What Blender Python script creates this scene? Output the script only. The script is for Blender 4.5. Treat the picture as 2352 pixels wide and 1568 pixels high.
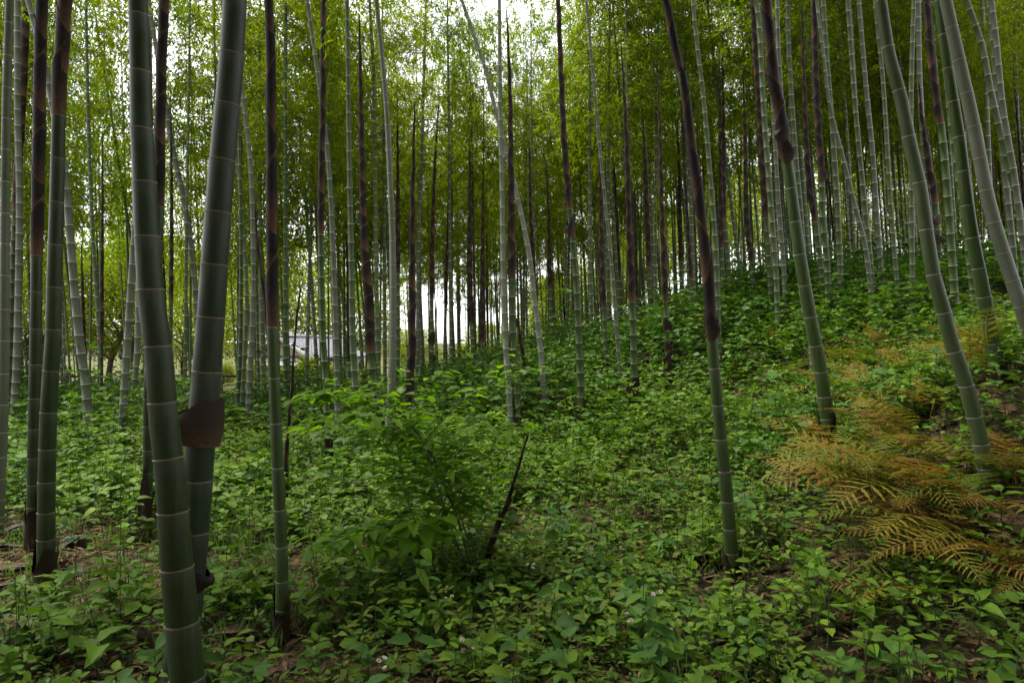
import bpy, math, random
import numpy as np
from mathutils import Vector, Matrix

# ------------------------------------------------------------------ scene, camera, light
for o in list(bpy.data.objects):
    bpy.data.objects.remove(o)
S = bpy.context.scene
COL = S.collection
FPX, CU, CV, EYE = 1561.0, 1176.0, 784.0, 1.6
cam = bpy.data.cameras.new('camera')
cam.sensor_width = 36.0
cam.lens = 36.0 * FPX / 2352.0
cam.clip_start, cam.clip_end = 0.05, 1500.0
cam.dof.use_dof = True
cam.dof.focus_distance = 6.5
cam.dof.aperture_fstop = 5.0
co = bpy.data.objects.new('camera', cam)
co.location = (0, 0, EYE)
co.rotation_euler = (math.radians(90), 0, 0)
COL.objects.link(co)
S.camera = co

SUN_EL, SUN_AZ = math.radians(64), math.radians(-48)      # azimuth from +Y towards +X
W = bpy.data.worlds.new('World')
S.world = W
W.use_nodes = True
nt = W.node_tree
bg = nt.nodes['Background']
sky = nt.nodes.new('ShaderNodeTexSky')
sky.sky_type = 'NISHITA'
sky.sun_disc = False
sky.sun_elevation = SUN_EL
sky.sun_rotation = SUN_AZ
sky.dust_density = 1.5
hs = nt.nodes.new('ShaderNodeHueSaturation')
hs.inputs['Saturation'].default_value = 0.10
hs.inputs['Value'].default_value = 1.0
nt.links.new(sky.outputs['Color'], hs.inputs['Color'])
nt.links.new(hs.outputs['Color'], bg.inputs['Color'])
bg.inputs['Strength'].default_value = 0.10
sl = bpy.data.lights.new('sun', 'SUN')
sl.energy = 1.5
sl.angle = math.radians(14)
sl.color = (1.0, 0.91, 0.74)
so = bpy.data.objects.new('sun', sl)
sv = Vector((math.sin(SUN_AZ) * math.cos(SUN_EL), math.cos(SUN_AZ) * math.cos(SUN_EL), math.sin(SUN_EL)))
so.rotation_euler = sv.to_track_quat('Z', 'Y').to_euler()
so.location = (0, 0, 40)
COL.objects.link(so)
S.view_settings.view_transform = 'Standard'
S.view_settings.look = 'None'
S.view_settings.gamma = 1.0
S.view_settings.use_curve_mapping = False
S.view_settings.exposure = 2.4
cy = S.cycles
cy.max_bounces = 6
cy.diffuse_bounces = 4
cy.glossy_bounces = 2
cy.transmission_bounces = 3
cy.use_denoising = True
cy.caustics_reflective = False
cy.caustics_refractive = False
cy.sample_clamp_indirect = 4.0

rng = np.random.default_rng(11)
random.seed(11)


# ------------------------------------------------------------------ terrain
def ss(a, b, x):
    t = np.clip((x - a) / (b - a), 0, 1)
    return t * t * (3 - 2 * t)


def T(x, y):
    x = np.asarray(x, float)
    y = np.asarray(y, float)
    z = 2.0 * ss(0.8, 8.3, x)
    z = z + 0.6 * np.exp(-((x - 4.4) / 1.7) ** 2 - ((y - 5.4) / 2.1) ** 2)
    z = z + 1.15 * ss(9, 16.5, y) * ss(-3.2, 1.4, x)
    z = z + 0.10 * np.clip(x - 8.5, 0, 30) * ss(12, 26, y)
    z = z + 0.04 * np.clip(y - 19, 0, 40) * ss(0.10, 0.42, x / np.maximum(y, 1.0))
    z = z - 0.55 * ss(16, 30, y) * ss(-1.5, -7, x) - 1.8 * ss(32, 62, y) * ss(6, -3, x)
    z = z - 1.6 * ss(22, 40, y) * ss(6.0, -2.0, x - 0.1 * y) * ss(-7, -1, x)
    z = z + 0.025 * np.sin(2.3 * x + 0.7) * np.cos(1.9 * y) + 0.02 * np.sin(5.1 * x + 1.3 * y) - 0.012
    return z


def at(u, v, d):
    return Vector(((u - CU) / FPX * d, d, EYE - (v - CV) / FPX * d))


DD = np.arange(1.0, 70, 0.02)


def ground_d(u, v, lift=0.08):
    x = (u - CU) / FPX * DD
    z = EYE - (v - CV) / FPX * DD
    k = np.nonzero(z <= T(x, DD) + lift)[0]
    return float(DD[k[0]]) if len(k) else 30.0


def on_ground(u, v, lift=0.0):
    d = ground_d(u, v, lift)
    x = (u - CU) / FPX * d
    return Vector((x, d, float(T(x, d))))


# ------------------------------------------------------------------ node helpers
def mat(name):
    m = bpy.data.materials.new(name)
    m.use_nodes = True
    return m, m.node_tree, m.node_tree.nodes, m.node_tree.links


def ramp(n, stops):
    r = n.new('ShaderNodeValToRGB')
    e = r.color_ramp.elements
    while len(e) < len(stops):
        e.new(0.5)
    for k, (p, c) in enumerate(stops):
        e[k].position = p
        e[k].color = (*c, 1)
    return r


def mix(n, l, a, b, fac, mode='MIX'):
    m = n.new('ShaderNodeMix')
    m.data_type = 'RGBA'
    m.blend_type = mode
    for s, val in ((m.inputs[6], a), (m.inputs[7], b), (m.inputs[0], fac)):
        if hasattr(val, 'is_linked'):
            l.new(val, s)
        elif isinstance(val, tuple):
            s.default_value = (*val, 1) if len(val) == 3 else val
        else:
            s.default_value = val
    return m.outputs[2]


def noise(n, l, scale, detail=3, stretch=None, rough=0.55, coord='Object'):
    tc = n.new('ShaderNodeTexCoord')
    t = n.new('ShaderNodeTexNoise')
    t.inputs['Scale'].default_value = scale
    t.inputs['Detail'].default_value = detail
    t.inputs['Roughness'].default_value = rough
    src = tc.outputs[coord]
    if stretch:
        mp = n.new('ShaderNodeMapping')
        mp.inputs['Scale'].default_value = stretch
        l.new(src, mp.inputs['Vector'])
        src = mp.outputs['Vector']
    l.new(src, t.inputs['Vector'])
    return t.outputs['Fac']


def math_node(n, l, op, a, b=0.0, clamp=False):
    m = n.new('ShaderNodeMath')
    m.operation = op
    m.use_clamp = clamp
    for s, val in ((m.inputs[0], a), (m.inputs[1], b)):
        if hasattr(val, 'is_linked'):
            l.new(val, s)
        else:
            s.default_value = val
    return m.outputs[0]


def leaf_material(name, stops, tr_gain=(1.6, 1.9, 0.7), transl=0.45, rough=0.55, spec=0.12, wobj=0.3):
    m, t, n, l = mat(name)
    g = n.new('ShaderNodeNewGeometry')
    oi = n.new('ShaderNodeObjectInfo')
    r = math_node(n, l, 'ADD', math_node(n, l, 'MULTIPLY', g.outputs['Random Per Island'], 1 - wobj),
                  math_node(n, l, 'MULTIPLY', oi.outputs['Random'], wobj))
    cr = ramp(n, stops)
    l.new(r, cr.inputs['Fac'])
    p = n['Principled BSDF'] if 'Principled BSDF' in n else n.new('ShaderNodeBsdfPrincipled')
    p.inputs['Roughness'].default_value = rough
    p.inputs['Specular IOR Level'].default_value = spec
    l.new(cr.outputs['Color'], p.inputs['Base Color'])
    tb = n.new('ShaderNodeBsdfTranslucent')
    l.new(mix(n, l, cr.outputs['Color'], (*tr_gain, 1.0), 1.0, 'MULTIPLY'), tb.inputs['Color'])
    ms = n.new('ShaderNodeMixShader')
    ms.inputs[0].default_value = transl
    l.new(p.outputs[0], ms.inputs[1])
    l.new(tb.outputs[0], ms.inputs[2])
    l.new(ms.outputs[0], n['Material Output'].inputs['Surface'])
    return m


def bump(n, l, p, h, strength, dist=0.01):
    b = n.new('ShaderNodeBump')
    b.inputs['Strength'].default_value = strength
    b.inputs['Distance'].default_value = dist
    l.new(h, b.inputs['Height'])
    l.new(b.outputs['Normal'], p.inputs['Normal'])


# ------------------------------------------------------------------ materials
M = {}
G1 = [(0.0, (0.038, 0.084, 0.007)), (0.35, (0.064, 0.132, 0.009)), (0.7, (0.092, 0.175, 0.012)), (1.0, (0.155, 0.215, 0.015))]
M['herb'] = leaf_material('herb_leaf', G1, transl=0.2)
M['herb_blue'] = leaf_material('herb_leaf_bluish', [(0.0, (0.024, 0.062, 0.009)), (0.5, (0.046, 0.112, 0.018)), (1.0, (0.080, 0.160, 0.026))], transl=0.16)
M['clover'] = leaf_material('small_leaf_yellowish', [(0.0, (0.055, 0.100, 0.018)), (0.5, (0.090, 0.135, 0.022)), (0.85, (0.13, 0.15, 0.025)), (1.0, (0.17, 0.13, 0.03))], transl=0.35)
M['bamboo_leaf'] = leaf_material('bamboo_leaf', [(0.0, (0.034, 0.055, 0.006)), (0.45, (0.066, 0.102, 0.009)), (0.8, (0.115, 0.150, 0.012)), (0.93, (0.17, 0.145, 0.014)), (1.0, (0.21, 0.125, 0.02))],
                                 tr_gain=(2.5, 2.6, 0.45), transl=0.58, rough=0.7, spec=0.05)
M['tree_leaf'] = leaf_material('garden_tree_leaf', [(0.0, (0.07, 0.115, 0.015)), (0.5, (0.105, 0.145, 0.018)), (1.0, (0.16, 0.17, 0.022))],
                               tr_gain=(2.3, 2.3, 0.6), transl=0.55)
M['dark_leaf'] = leaf_material('dark_evergreen_leaf', [(0.0, (0.015, 0.035, 0.010)), (0.6, (0.03, 0.06, 0.016)), (1.0, (0.05, 0.08, 0.02))], transl=0.25)
M['shrub_leaf'] = leaf_material('shrub_leaf', [(0.0, (0.075, 0.165, 0.010)), (0.5, (0.110, 0.215, 0.013)), (1.0, (0.155, 0.260, 0.018))], tr_gain=(2.0, 2.1, 0.5), transl=0.45, rough=0.38)
M['fern'] = leaf_material('fern_frond', [(0.0, (0.050, 0.100, 0.010)), (0.3, (0.125, 0.140, 0.014)), (0.58, (0.190, 0.150, 0.018)), (0.82, (0.215, 0.110, 0.024)), (1.0, (0.175, 0.072, 0.026))], tr_gain=(1.3, 1.3, 0.8), transl=0.3, wobj=0.85)
M['fern_green'] = leaf_material('fern_frond_green', [(0.0, (0.025, 0.06, 0.018)), (1.0, (0.10, 0.13, 0.03))], transl=0.3)
M['grass'] = leaf_material('grass_blade', [(0.0, (0.05, 0.11, 0.025)), (1.0, (0.11, 0.17, 0.045))], transl=0.4)
M['litter'] = leaf_material('dry_leaf', [(0.0, (0.06, 0.034, 0.018)), (0.5, (0.13, 0.08, 0.043)), (1.0, (0.26, 0.18, 0.10))], tr_gain=(1, 1, 1), transl=0.12, rough=0.7)
M['petal'] = leaf_material('pale_petal', [(0.0, (0.65, 0.55, 0.60)), (1.0, (0.72, 0.68, 0.70))], tr_gain=(1, 1, 1), transl=0.2)


def culm_material():
    m, t, n, l = mat('bamboo_culm')
    p = n['Principled BSDF']
    oi = n.new('ShaderNodeObjectInfo')
    st = noise(n, l, 9.0, 5, (6, 6, 0.35))
    bl = noise(n, l, 3.2, 3, (1.6, 1.6, 0.9))
    fine = noise(n, l, 60.0, 3, (3, 3, 0.5))
    cr = ramp(n, [(0.32, (0, 0, 0)), (0.68, (1, 1, 1))])
    l.new(bl, cr.inputs['Fac'])
    dark = mix(n, l, oi.outputs['Color'], (0.42, 0.62, 0.30), 1.0, 'MULTIPLY')
    c = mix(n, l, oi.outputs['Color'], dark, math_node(n, l, 'MULTIPLY', cr.outputs['Color'], 0.62))
    c2 = mix(n, l, c, (0.135, 0.140, 0.122), math_node(n, l, 'MULTIPLY', math_node(n, l, 'SUBTRACT', st, 0.45, True), math_node(n, l, 'ADD', math_node(n, l, 'MULTIPLY', oi.outputs['Alpha'], 0.8), 0.32)))
    c3 = mix(n, l, c2, (0.25, 0.25, 0.24), math_node(n, l, 'MULTIPLY', math_node(n, l, 'SUBTRACT', fine, 0.5, True), 0.25))
    bl_ = n.new('ShaderNodeAttribute')
    bl_.attribute_name = 'bloom'
    c3 = mix(n, l, c3, (0.20, 0.205, 0.19), math_node(n, l, 'MULTIPLY', math_node(n, l, 'MULTIPLY', bl_.outputs['Fac'], st), 0.55))
    a = n.new('ShaderNodeAttribute')
    a.attribute_name = 'band'
    ring = mix(n, l, (0.24, 0.16, 0.08), (0.54, 0.52, 0.46), oi.outputs['Alpha'])
    pos = math_node(n, l, 'MAXIMUM', a.outputs['Fac'], 0.0)
    wob = math_node(n, l, 'MULTIPLY', pos, math_node(n, l, 'ADD', math_node(n, l, 'MULTIPLY', fine, 0.8), 0.4), True)
    c4 = mix(n, l, c3, ring, wob)
    neg = math_node(n, l, 'MULTIPLY', math_node(n, l, 'MINIMUM', a.outputs['Fac'], 0.0), -0.75)
    c5 = mix(n, l, c4, (0.03, 0.028, 0.018), neg)
    l.new(c5, p.inputs['Base Color'])
    p.inputs['Roughness'].default_value = 0.46
    p.inputs['Specular IOR Level'].default_value = 0.28
    bump(n, l, p, fine, 0.12, 0.004)
    return m


M['culm'] = culm_material()


def sheath_material(name, dark, light, pale):
    m, t, n, l = mat(name)
    p = n['Principled BSDF']
    oi = n.new('ShaderNodeObjectInfo')
    a = n.new('ShaderNodeAttribute')
    a.attribute_name = 'h'
    tc = n.new('ShaderNodeTexCoord')
    vo = n.new('ShaderNodeTexNoise')
    vo.inputs['Scale'].default_value = 13.0
    vo.inputs['Detail'].default_value = 4
    vo.inputs['Roughness'].default_value = 0.7
    l.new(tc.outputs['Object'], vo.inputs['Vector'])
    hh = math_node(n, l, 'MULTIPLY', math_node(n, l, 'SUBTRACT', 0.55, a.outputs['Fac'], True), 1.6, True)
    sp = math_node(n, l, 'MULTIPLY', math_node(n, l, 'SUBTRACT', vo.outputs['Fac'], 0.46), 7.0, True)
    spots = math_node(n, l, 'MULTIPLY', hh, sp)
    base = mix(n, l, dark, light, hh)
    base = mix(n, l, base, pale, math_node(n, l, 'MULTIPLY', spots, 0.75))
    st = noise(n, l, 8.0, 4, (5, 5, 0.4))
    base = mix(n, l, base, dark, math_node(n, l, 'MULTIPLY', math_node(n, l, 'SUBTRACT', st, 0.45, True), 2.2, True))
    rim = math_node(n, l, 'MULTIPLY', math_node(n, l, 'SUBTRACT', a.outputs['Fac'], 0.93, True), 9.0, True)
    base = mix(n, l, base, pale, math_node(n, l, 'MULTIPLY', rim, 0.8))
    v = n.new('ShaderNodeHueSaturation')
    l.new(base, v.inputs['Color'])
    l.new(math_node(n, l, 'ADD', math_node(n, l, 'MULTIPLY', oi.outputs['Random'], 0.7), 0.65), v.inputs['Value'])
    l.new(v.outputs['Color'], p.inputs['Base Color'])
    p.inputs['Roughness'].default_value = 0.6
    p.inputs['Specular IOR Level'].default_value = 0.22
    bump(n, l, p, st, 0.4, 0.006)
    return m


M['sheath'] = sheath_material('culm_sheath', (0.012, 0.0055, 0.0045), (0.092, 0.038, 0.022), (0.24, 0.12, 0.06))
M['old_sheath'] = sheath_material('decayed_sheath', (0.024, 0.014, 0.009), (0.078, 0.042, 0.025), (0.20, 0.115, 0.06))
M['tan_sheath'] = sheath_material('dry_tan_sheath', (0.030, 0.017, 0.011), (0.075, 0.044, 0.026), (0.19, 0.12, 0.07))


def plain(name, stops, scale=4.0, rough=0.8, stretch=None, bmp=0.3, detail=5):
    m, t, n, l = mat(name)
    p = n['Principled BSDF']
    f = noise(n, l, scale, detail, stretch, 0.6)
    r = ramp(n, stops)
    l.new(f, r.inputs['Fac'])
    l.new(r.outputs['Color'], p.inputs['Base Color'])
    p.inputs['Roughness'].default_value = rough
    p.inputs['Specular IOR Level'].default_value = 0.25
    bump(n, l, p, f, bmp, 0.02)
    return m


M['stalk'] = plain('green_stalk', [(0.3, (0.035, 0.06, 0.018)), (0.7, (0.07, 0.09, 0.03))], 20, 0.6)
M['twig'] = plain('brown_twig', [(0.3, (0.045, 0.035, 0.018)), (0.7, (0.10, 0.085, 0.04))], 20, 0.7)
M['bark'] = plain('tree_bark', [(0.3, (0.05, 0.032, 0.022)), (0.7, (0.13, 0.085, 0.06))], 6, 0.9, (1, 1, 0.3))
M['wood'] = plain('dark_timber', [(0.3, (0.016, 0.013, 0.011)), (0.7, (0.045, 0.036, 0.03))], 8, 0.8, (0.3, 1, 1))
M['plaster'] = plain('cream_plaster', [(0.3, (0.42, 0.38, 0.27)), (0.7, (0.52, 0.48, 0.36))], 3, 0.9)
M['white_wall'] = plain('white_plaster', [(0.3, (0.60, 0.60, 0.60)), (0.7, (0.72, 0.72, 0.72))], 3, 0.9)
M['tile'] = plain('grey_roof_tile', [(0.3, (0.20, 0.195, 0.235)), (0.7, (0.36, 0.35, 0.41))], 5, 0.4)
M['pent'] = plain('pale_metal_roof', [(0.3, (0.40, 0.40, 0.48)), (0.7, (0.52, 0.52, 0.60))], 2, 0.45)
M['eave'] = plain('eave_board', [(0.3, (0.10, 0.075, 0.06)), (0.7, (0.17, 0.13, 0.10))], 5, 0.8)
M['white_trim'] = plain('white_barge_board', [(0.3, (0.62, 0.62, 0.66)), (0.7, (0.75, 0.75, 0.78))], 5, 0.6)
M['soilfill'] = plain('hollow_litter', [(0.35, (0.03, 0.022, 0.016)), (0.6, (0.20, 0.12, 0.08)), (0.75, (0.35, 0.24, 0.17))], 45, 0.9)
M['cane'] = plain('pale_cut_cane', [(0.3, (0.42, 0.40, 0.36)), (0.7, (0.58, 0.56, 0.52))], 8, 0.6)
M['yolk'] = plain('flower_centre', [(0.3, (0.5, 0.3, 0.02)), (0.7, (0.6, 0.4, 0.04))], 20, 0.7)


def ground_material():
    m, t, n, l = mat('forest_floor')
    p = n['Principled BSDF']
    tc = n.new('ShaderNodeTexCoord')
    vo = n.new('ShaderNodeTexVoronoi')
    vo.inputs['Scale'].default_value = 22.0
    mp = n.new('ShaderNodeMapping')
    mp.inputs['Scale'].default_value = (1, 0.45, 1)
    mp.inputs['Rotation'].default_value = (0, 0, 0.6)
    l.new(tc.outputs['Object'], mp.inputs['Vector'])
    l.new(mp.outputs['Vector'], vo.inputs['Vector'])
    sep = n.new('ShaderNodeSeparateColor')
    l.new(vo.outputs['Color'], sep.inputs['Color'])
    r = ramp(n, [(0.0, (0.014, 0.009, 0.006)), (0.5, (0.042, 0.025, 0.015)), (0.85, (0.095, 0.056, 0.032)), (1.0, (0.17, 0.11, 0.065))])
    l.new(sep.outputs[0], r.inputs['Fac'])
    big = noise(n, l, 0.9, 4)
    c = mix(n, l, r.outputs['Color'], (0.016, 0.022, 0.008), math_node(n, l, 'MULTIPLY', math_node(n, l, 'SUBTRACT', big, 0.42, True), 3.0, True))
    fine = noise(n, l, 30, 5)
    c = mix(n, l, c, (0.018, 0.012, 0.009), math_node(n, l, 'MULTIPLY', math_node(n, l, 'SUBTRACT', fine, 0.5, True), 3.0, True))
    l.new(c, p.inputs['Base Color'])
    p.inputs['Roughness'].default_value = 0.9
    p.inputs['Specular IOR Level'].default_value = 0.15
    bump(n, l, p, math_node(n, l, 'ADD', vo.outputs['Distance'], fine), 0.7, 0.03)
    return m


M['ground'] = ground_material()
M['lawn'] = plain('mossy_lawn', [(0.3, (0.042, 0.047, 0.004)), (0.5, (0.062, 0.064, 0.005)), (0.7, (0.085, 0.075, 0.007))], 2.2, 0.95, None, 0.5, 8)
M['path'] = plain('gravel_path', [(0.3, (0.20, 0.20, 0.21)), (0.7, (0.34, 0.34, 0.35))], 30, 0.9)


# ------------------------------------------------------------------ mesh helpers
def fast_mesh(name, V, polys, mats, mat_idx=None, attrs=None, smooth=True):
    """V (n,3); polys a list of (k,m) index arrays."""
    me = bpy.data.meshes.new(name)
    V = np.asarray(V, np.float32)
    me.vertices.add(len(V))
    me.vertices.foreach_set('co', V.ravel())
    polys = [np.asarray(p, np.int32) for p in polys if len(p)]
    loops = np.concatenate([p.ravel() for p in polys])
    sizes = np.concatenate([np.full(len(p), p.shape[1], np.int32) for p in polys])
    starts = np.concatenate([[0], np.cumsum(sizes)[:-1]]).astype(np.int32)
    me.loops.add(len(loops))
    me.loops.foreach_set('vertex_index', loops)
    me.polygons.add(len(sizes))
    me.polygons.foreach_set('loop_start', starts)
    try:
        me.polygons.foreach_set('loop_total', sizes)
    except Exception:
        pass
    me.polygons.foreach_set('use_smooth', np.full(len(sizes), smooth, bool))
    for m in mats:
        me.materials.append(m)
    if mat_idx is not None:
        me.polygons.foreach_set('material_index', np.asarray(mat_idx, np.int32))
    for k, v in (attrs or {}).items():
        a = me.attributes.new(k, 'FLOAT', 'POINT')
        a.data.foreach_set('value', np.asarray(v, np.float32))
    me.update(calc_edges=True)
    me.validate()
    return me


def link(name, me, parent=None, loc=None, basis=None):
    o = bpy.data.objects.new(name, me)
    COL.objects.link(o)
    if parent:
        o.parent = parent
    if basis is not None:
        o.matrix_basis = basis
    elif loc is not None:
        o.location = loc
    return o


def empty(name, loc, label, cat, group=None):
    o = bpy.data.objects.new(name, None)
    o.empty_display_size = 0.2
    COL.objects.link(o)
    o.location = loc
    tag(o, label, cat, group)
    return o


def tag(o, label=None, cat=None, group=None, kind=None):
    for k, v in (('label', label), ('category', cat), ('group', group), ('kind', kind)):
        if v:
            o[k] = v
    return o


class MB:
    """collects simple shapes into one mesh"""

    def __init__(s):
        s.v, s.f, s.h = [], [], []

    def add(s, vs, fs, hs=None):
        k = len(s.v)
        s.v += [tuple(p) for p in vs]
        s.f += [tuple(i + k for i in f) for f in fs]
        s.h += list(hs) if hs is not None else [0.5] * len(vs)

    def tube(s, pts, radii, n=6, cap=True, hs=None):
        pts = [Vector(p) for p in pts]
        vs, fs, hh = [], [], []
        prev = None
        for i, p in enumerate(pts):
            d = (pts[min(i + 1, len(pts) - 1)] - pts[max(i - 1, 0)]).normalized()
            ref = Vector((1, 0, 0)) if abs(d.x) < 0.9 else Vector((0, 1, 0))
            a = d.cross(ref).normalized() if prev is None else (prev - d * prev.dot(d)).normalized()
            prev = a
            b = d.cross(a)
            for k in range(n):
                t = 2 * math.pi * k / n
                vs.append(p + (a * math.cos(t) + b * math.sin(t)) * radii[i])
                hh.append(i / (len(pts) - 1))
        for i in range(len(pts) - 1):
            for k in range(n):
                fs.append((i * n + k, i * n + (k + 1) % n, (i + 1) * n + (k + 1) % n, (i + 1) * n + k))
        if cap:
            fs.append(tuple(range(n))[::-1])
            fs.append(tuple((len(pts) - 1) * n + k for k in range(n)))
        s.add(vs, fs, hs or hh)

    def box(s, c, size, rz=0.0):
        x, y, z = (q / 2 for q in size)
        cs, sn = math.cos(rz), math.sin(rz)
        vs = []
        for a, b, d in ((-1, -1, -1), (1, -1, -1), (1, 1, -1), (-1, 1, -1), (-1, -1, 1), (1, -1, 1), (1, 1, 1), (-1, 1, 1)):
            vs.append((c[0] + a * x * cs - b * y * sn, c[1] + a * x * sn + b * y * cs, c[2] + d * z))
        s.add(vs, [(0, 3, 2, 1), (4, 5, 6, 7), (0, 1, 5, 4), (1, 2, 6, 5), (2, 3, 7, 6), (3, 0, 4, 7)])

    def mesh(s, name, m, smooth=True):
        me = bpy.data.meshes.new(name)
        me.from_pydata(s.v, [], s.f)
        me.materials.append(m)
        me.polygons.foreach_set('use_smooth', [smooth] * len(me.polygons))
        a = me.attributes.new('h', 'FLOAT', 'POINT')
        a.data.foreach_set('value', s.h)
        me.update()
        return me

    def build(s, name, m, parent=None, loc=None, smooth=True):
        return link(name, s.mesh(name, m, smooth), parent, loc)


# leaf templates: u along the leaf (0..1), v across (-.5...5)
LEAF8 = (np.array([(0, 0), (.28, 0), (.62, 0), (1, 0), (.25, -.46), (.62, -.38), (.25, .46), (.62, .38)], float),
         [np.array([(0, 4, 1), (0, 1, 6), (5, 3, 2), (2, 3, 7)]), np.array([(4, 5, 2, 1), (1, 2, 7, 6)])])
LEAF2 = (np.array([(0, 0), (.42, -.5), (1, 0), (.42, .5)], float), [np.array([(0, 1, 2), (0, 2, 3)])])
LEAF1 = (np.array([(0, 0), (.35, -.5), (1, 0), (.35, .5)], float), [np.array([(0, 1, 2, 3)])])


def leaves(P, D, N, L, Wd, tpl, droop=0.25, fold=0.25):
    """arrays of leaf bases P, directions D, normals N, lengths, widths -> V, polys"""
    uv, pol = tpl
    D = D / np.linalg.norm(D, axis=1, keepdims=True)
    B = np.cross(N, D)
    B /= np.linalg.norm(B, axis=1, keepdims=True) + 1e-9
    Nn = np.cross(D, B)
    u, v = uv[:, 0], uv[:, 1]
    dr = np.broadcast_to(np.asarray(droop, float), (len(P),))
    V = (P[:, None, :] + D[:, None, :] * (u[None, :, None] * L[:, None, None])
         + B[:, None, :] * (v[None, :, None] * Wd[:, None, None])
         + Nn[:, None, :] * ((fold * np.abs(v))[None, :, None] * Wd[:, None, None]))
    V[:, :, 2] -= (u ** 2)[None, :] * (dr * L)[:, None]
    n = len(uv)
    off = (np.arange(len(P)) * n)[:, None, None]
    return V.reshape(-1, 3), [(p[None] + off).reshape(-1, p.shape[1]) for p in pol]


def join(parts):
    Vs, Ps, k = [], {}, 0
    for V, pol in parts:
        Vs.append(V)
        for p in pol:
            Ps.setdefault(p.shape[1], []).append(p + k)
        k += len(V)
    return np.concatenate(Vs), [np.concatenate(Ps[q]) for q in sorted(Ps)]


# ------------------------------------------------------------------ the ground
def grid_sheet(xs, ys, dz=0.0):
    X, Y = np.meshgrid(xs, ys)
    V = np.stack([X, Y, T(X, Y) + dz], -1).reshape(-1, 3)
    nx, ny = len(xs), len(ys)
    i = (np.arange(ny - 1)[:, None] * nx + np.arange(nx - 1)[None]).ravel()
    return V, [np.stack([i, i + 1, i + 1 + nx, i + nx], -1)]


def spread(a, b, n, p=2.2):
    t = np.linspace(-1, 1, n)
    return a + (b - a) * (np.sign(t) * np.abs(t) ** p + 1) / 2


xs = np.concatenate([[-900, -400, -200, -120, -80], np.linspace(-50, -14, 25)[:-1], np.linspace(-14, 14, 113), np.linspace(14, 50, 25)[1:], [80, 120, 200, 400, 900]])
ys = np.concatenate([[-300, -100, -40, -20, -10], np.linspace(-4, 22, 105), np.linspace(22, 70, 40)[1:], [90, 130, 200, 400, 1200]])
V, P = grid_sheet(xs, ys)
tag(link('ground', fast_mesh('ground', V, P, [M['ground']])), kind='structure')
# mossy lawn beyond the grove, on the left, and the path along it


def ray_sheet(u0, u1, d0, d1, nu, nd, dz):
    us = np.linspace(u0, u1, nu)
    ds = np.linspace(d0, d1, nd)
    U, Dm = np.meshgrid(us, ds)
    Dm = Dm + 0.35 * np.sin(U * 0.02) * (1 - (Dm - d0) / (d1 - d0))
    X = (U - CU) / FPX * Dm
    V = np.stack([X, Dm, T(X, Dm) + dz], -1).reshape(-1, 3)
    i = (np.arange(nd - 1)[:, None] * nu + np.arange(nu - 1)[None]).ravel()
    return V, [np.stack([i, i + 1, i + 1 + nu, i + nu], -1)]


V, P = ray_sheet(-300, 1130, 17.5, 170, 60, 110, 0.03)
tag(link('lawn', fast_mesh('lawn', V, P, [M['lawn']])), kind='structure')
V, P = ray_sheet(-300, 420, 25.5, 27.2, 30, 5, 0.045)
tag(link('path', fast_mesh('path', V, P, [M['path']])), kind='structure')


# ------------------------------------------------------------------ bamboo
def catmull(pts, n):
    """resample a polyline of Vectors smoothly, n points per segment"""
    P = [pts[0] * 2 - pts[1]] + list(pts) + [pts[-1] * 2 - pts[-2]]
    out = []
    for i in range(1, len(P) - 2):
        a, b, c, d = P[i - 1], P[i], P[i + 1], P[i + 2]
        for k in range(n):
            t = k / n
            out.append(0.5 * ((2 * b) + (c - a) * t + (2 * a - 5 * b + 4 * c - d) * t * t + (3 * b - a - 3 * c + d) * t ** 3))
    out.append(P[-2])
    return out


class Path:
    """arc-length parametrised curve with radius"""

    def __init__(s, pts, rad):
        s.p = np.array([tuple(p) for p in pts])
        s.r = np.array(rad)
        seg = np.linalg.norm(np.diff(s.p, axis=0), axis=1)
        s.s = np.concatenate([[0], np.cumsum(seg)])
        s.L = s.s[-1]

    def pos(s, t):
        return np.stack([np.interp(t, s.s, s.p[:, k]) for k in range(3)], -1)

    def rad(s, t):
        return np.interp(t, s.s, s.r)

    def tan(s, t):
        d = s.pos(np.minimum(t + 0.06, s.L)) - s.pos(np.maximum(t - 0.06, 0))
        return d / np.linalg.norm(d, axis=-1, keepdims=True)


def node_positions(L, n0=0.09, nmax=0.27, rnd=random):
    out, s = [], 0.10
    k = 0
    while s < L - 0.05:
        out.append(s)
        s += min(n0 + 0.02 * k, nmax) * rnd.uniform(0.95, 1.05)
        k += 1
    return out


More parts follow.
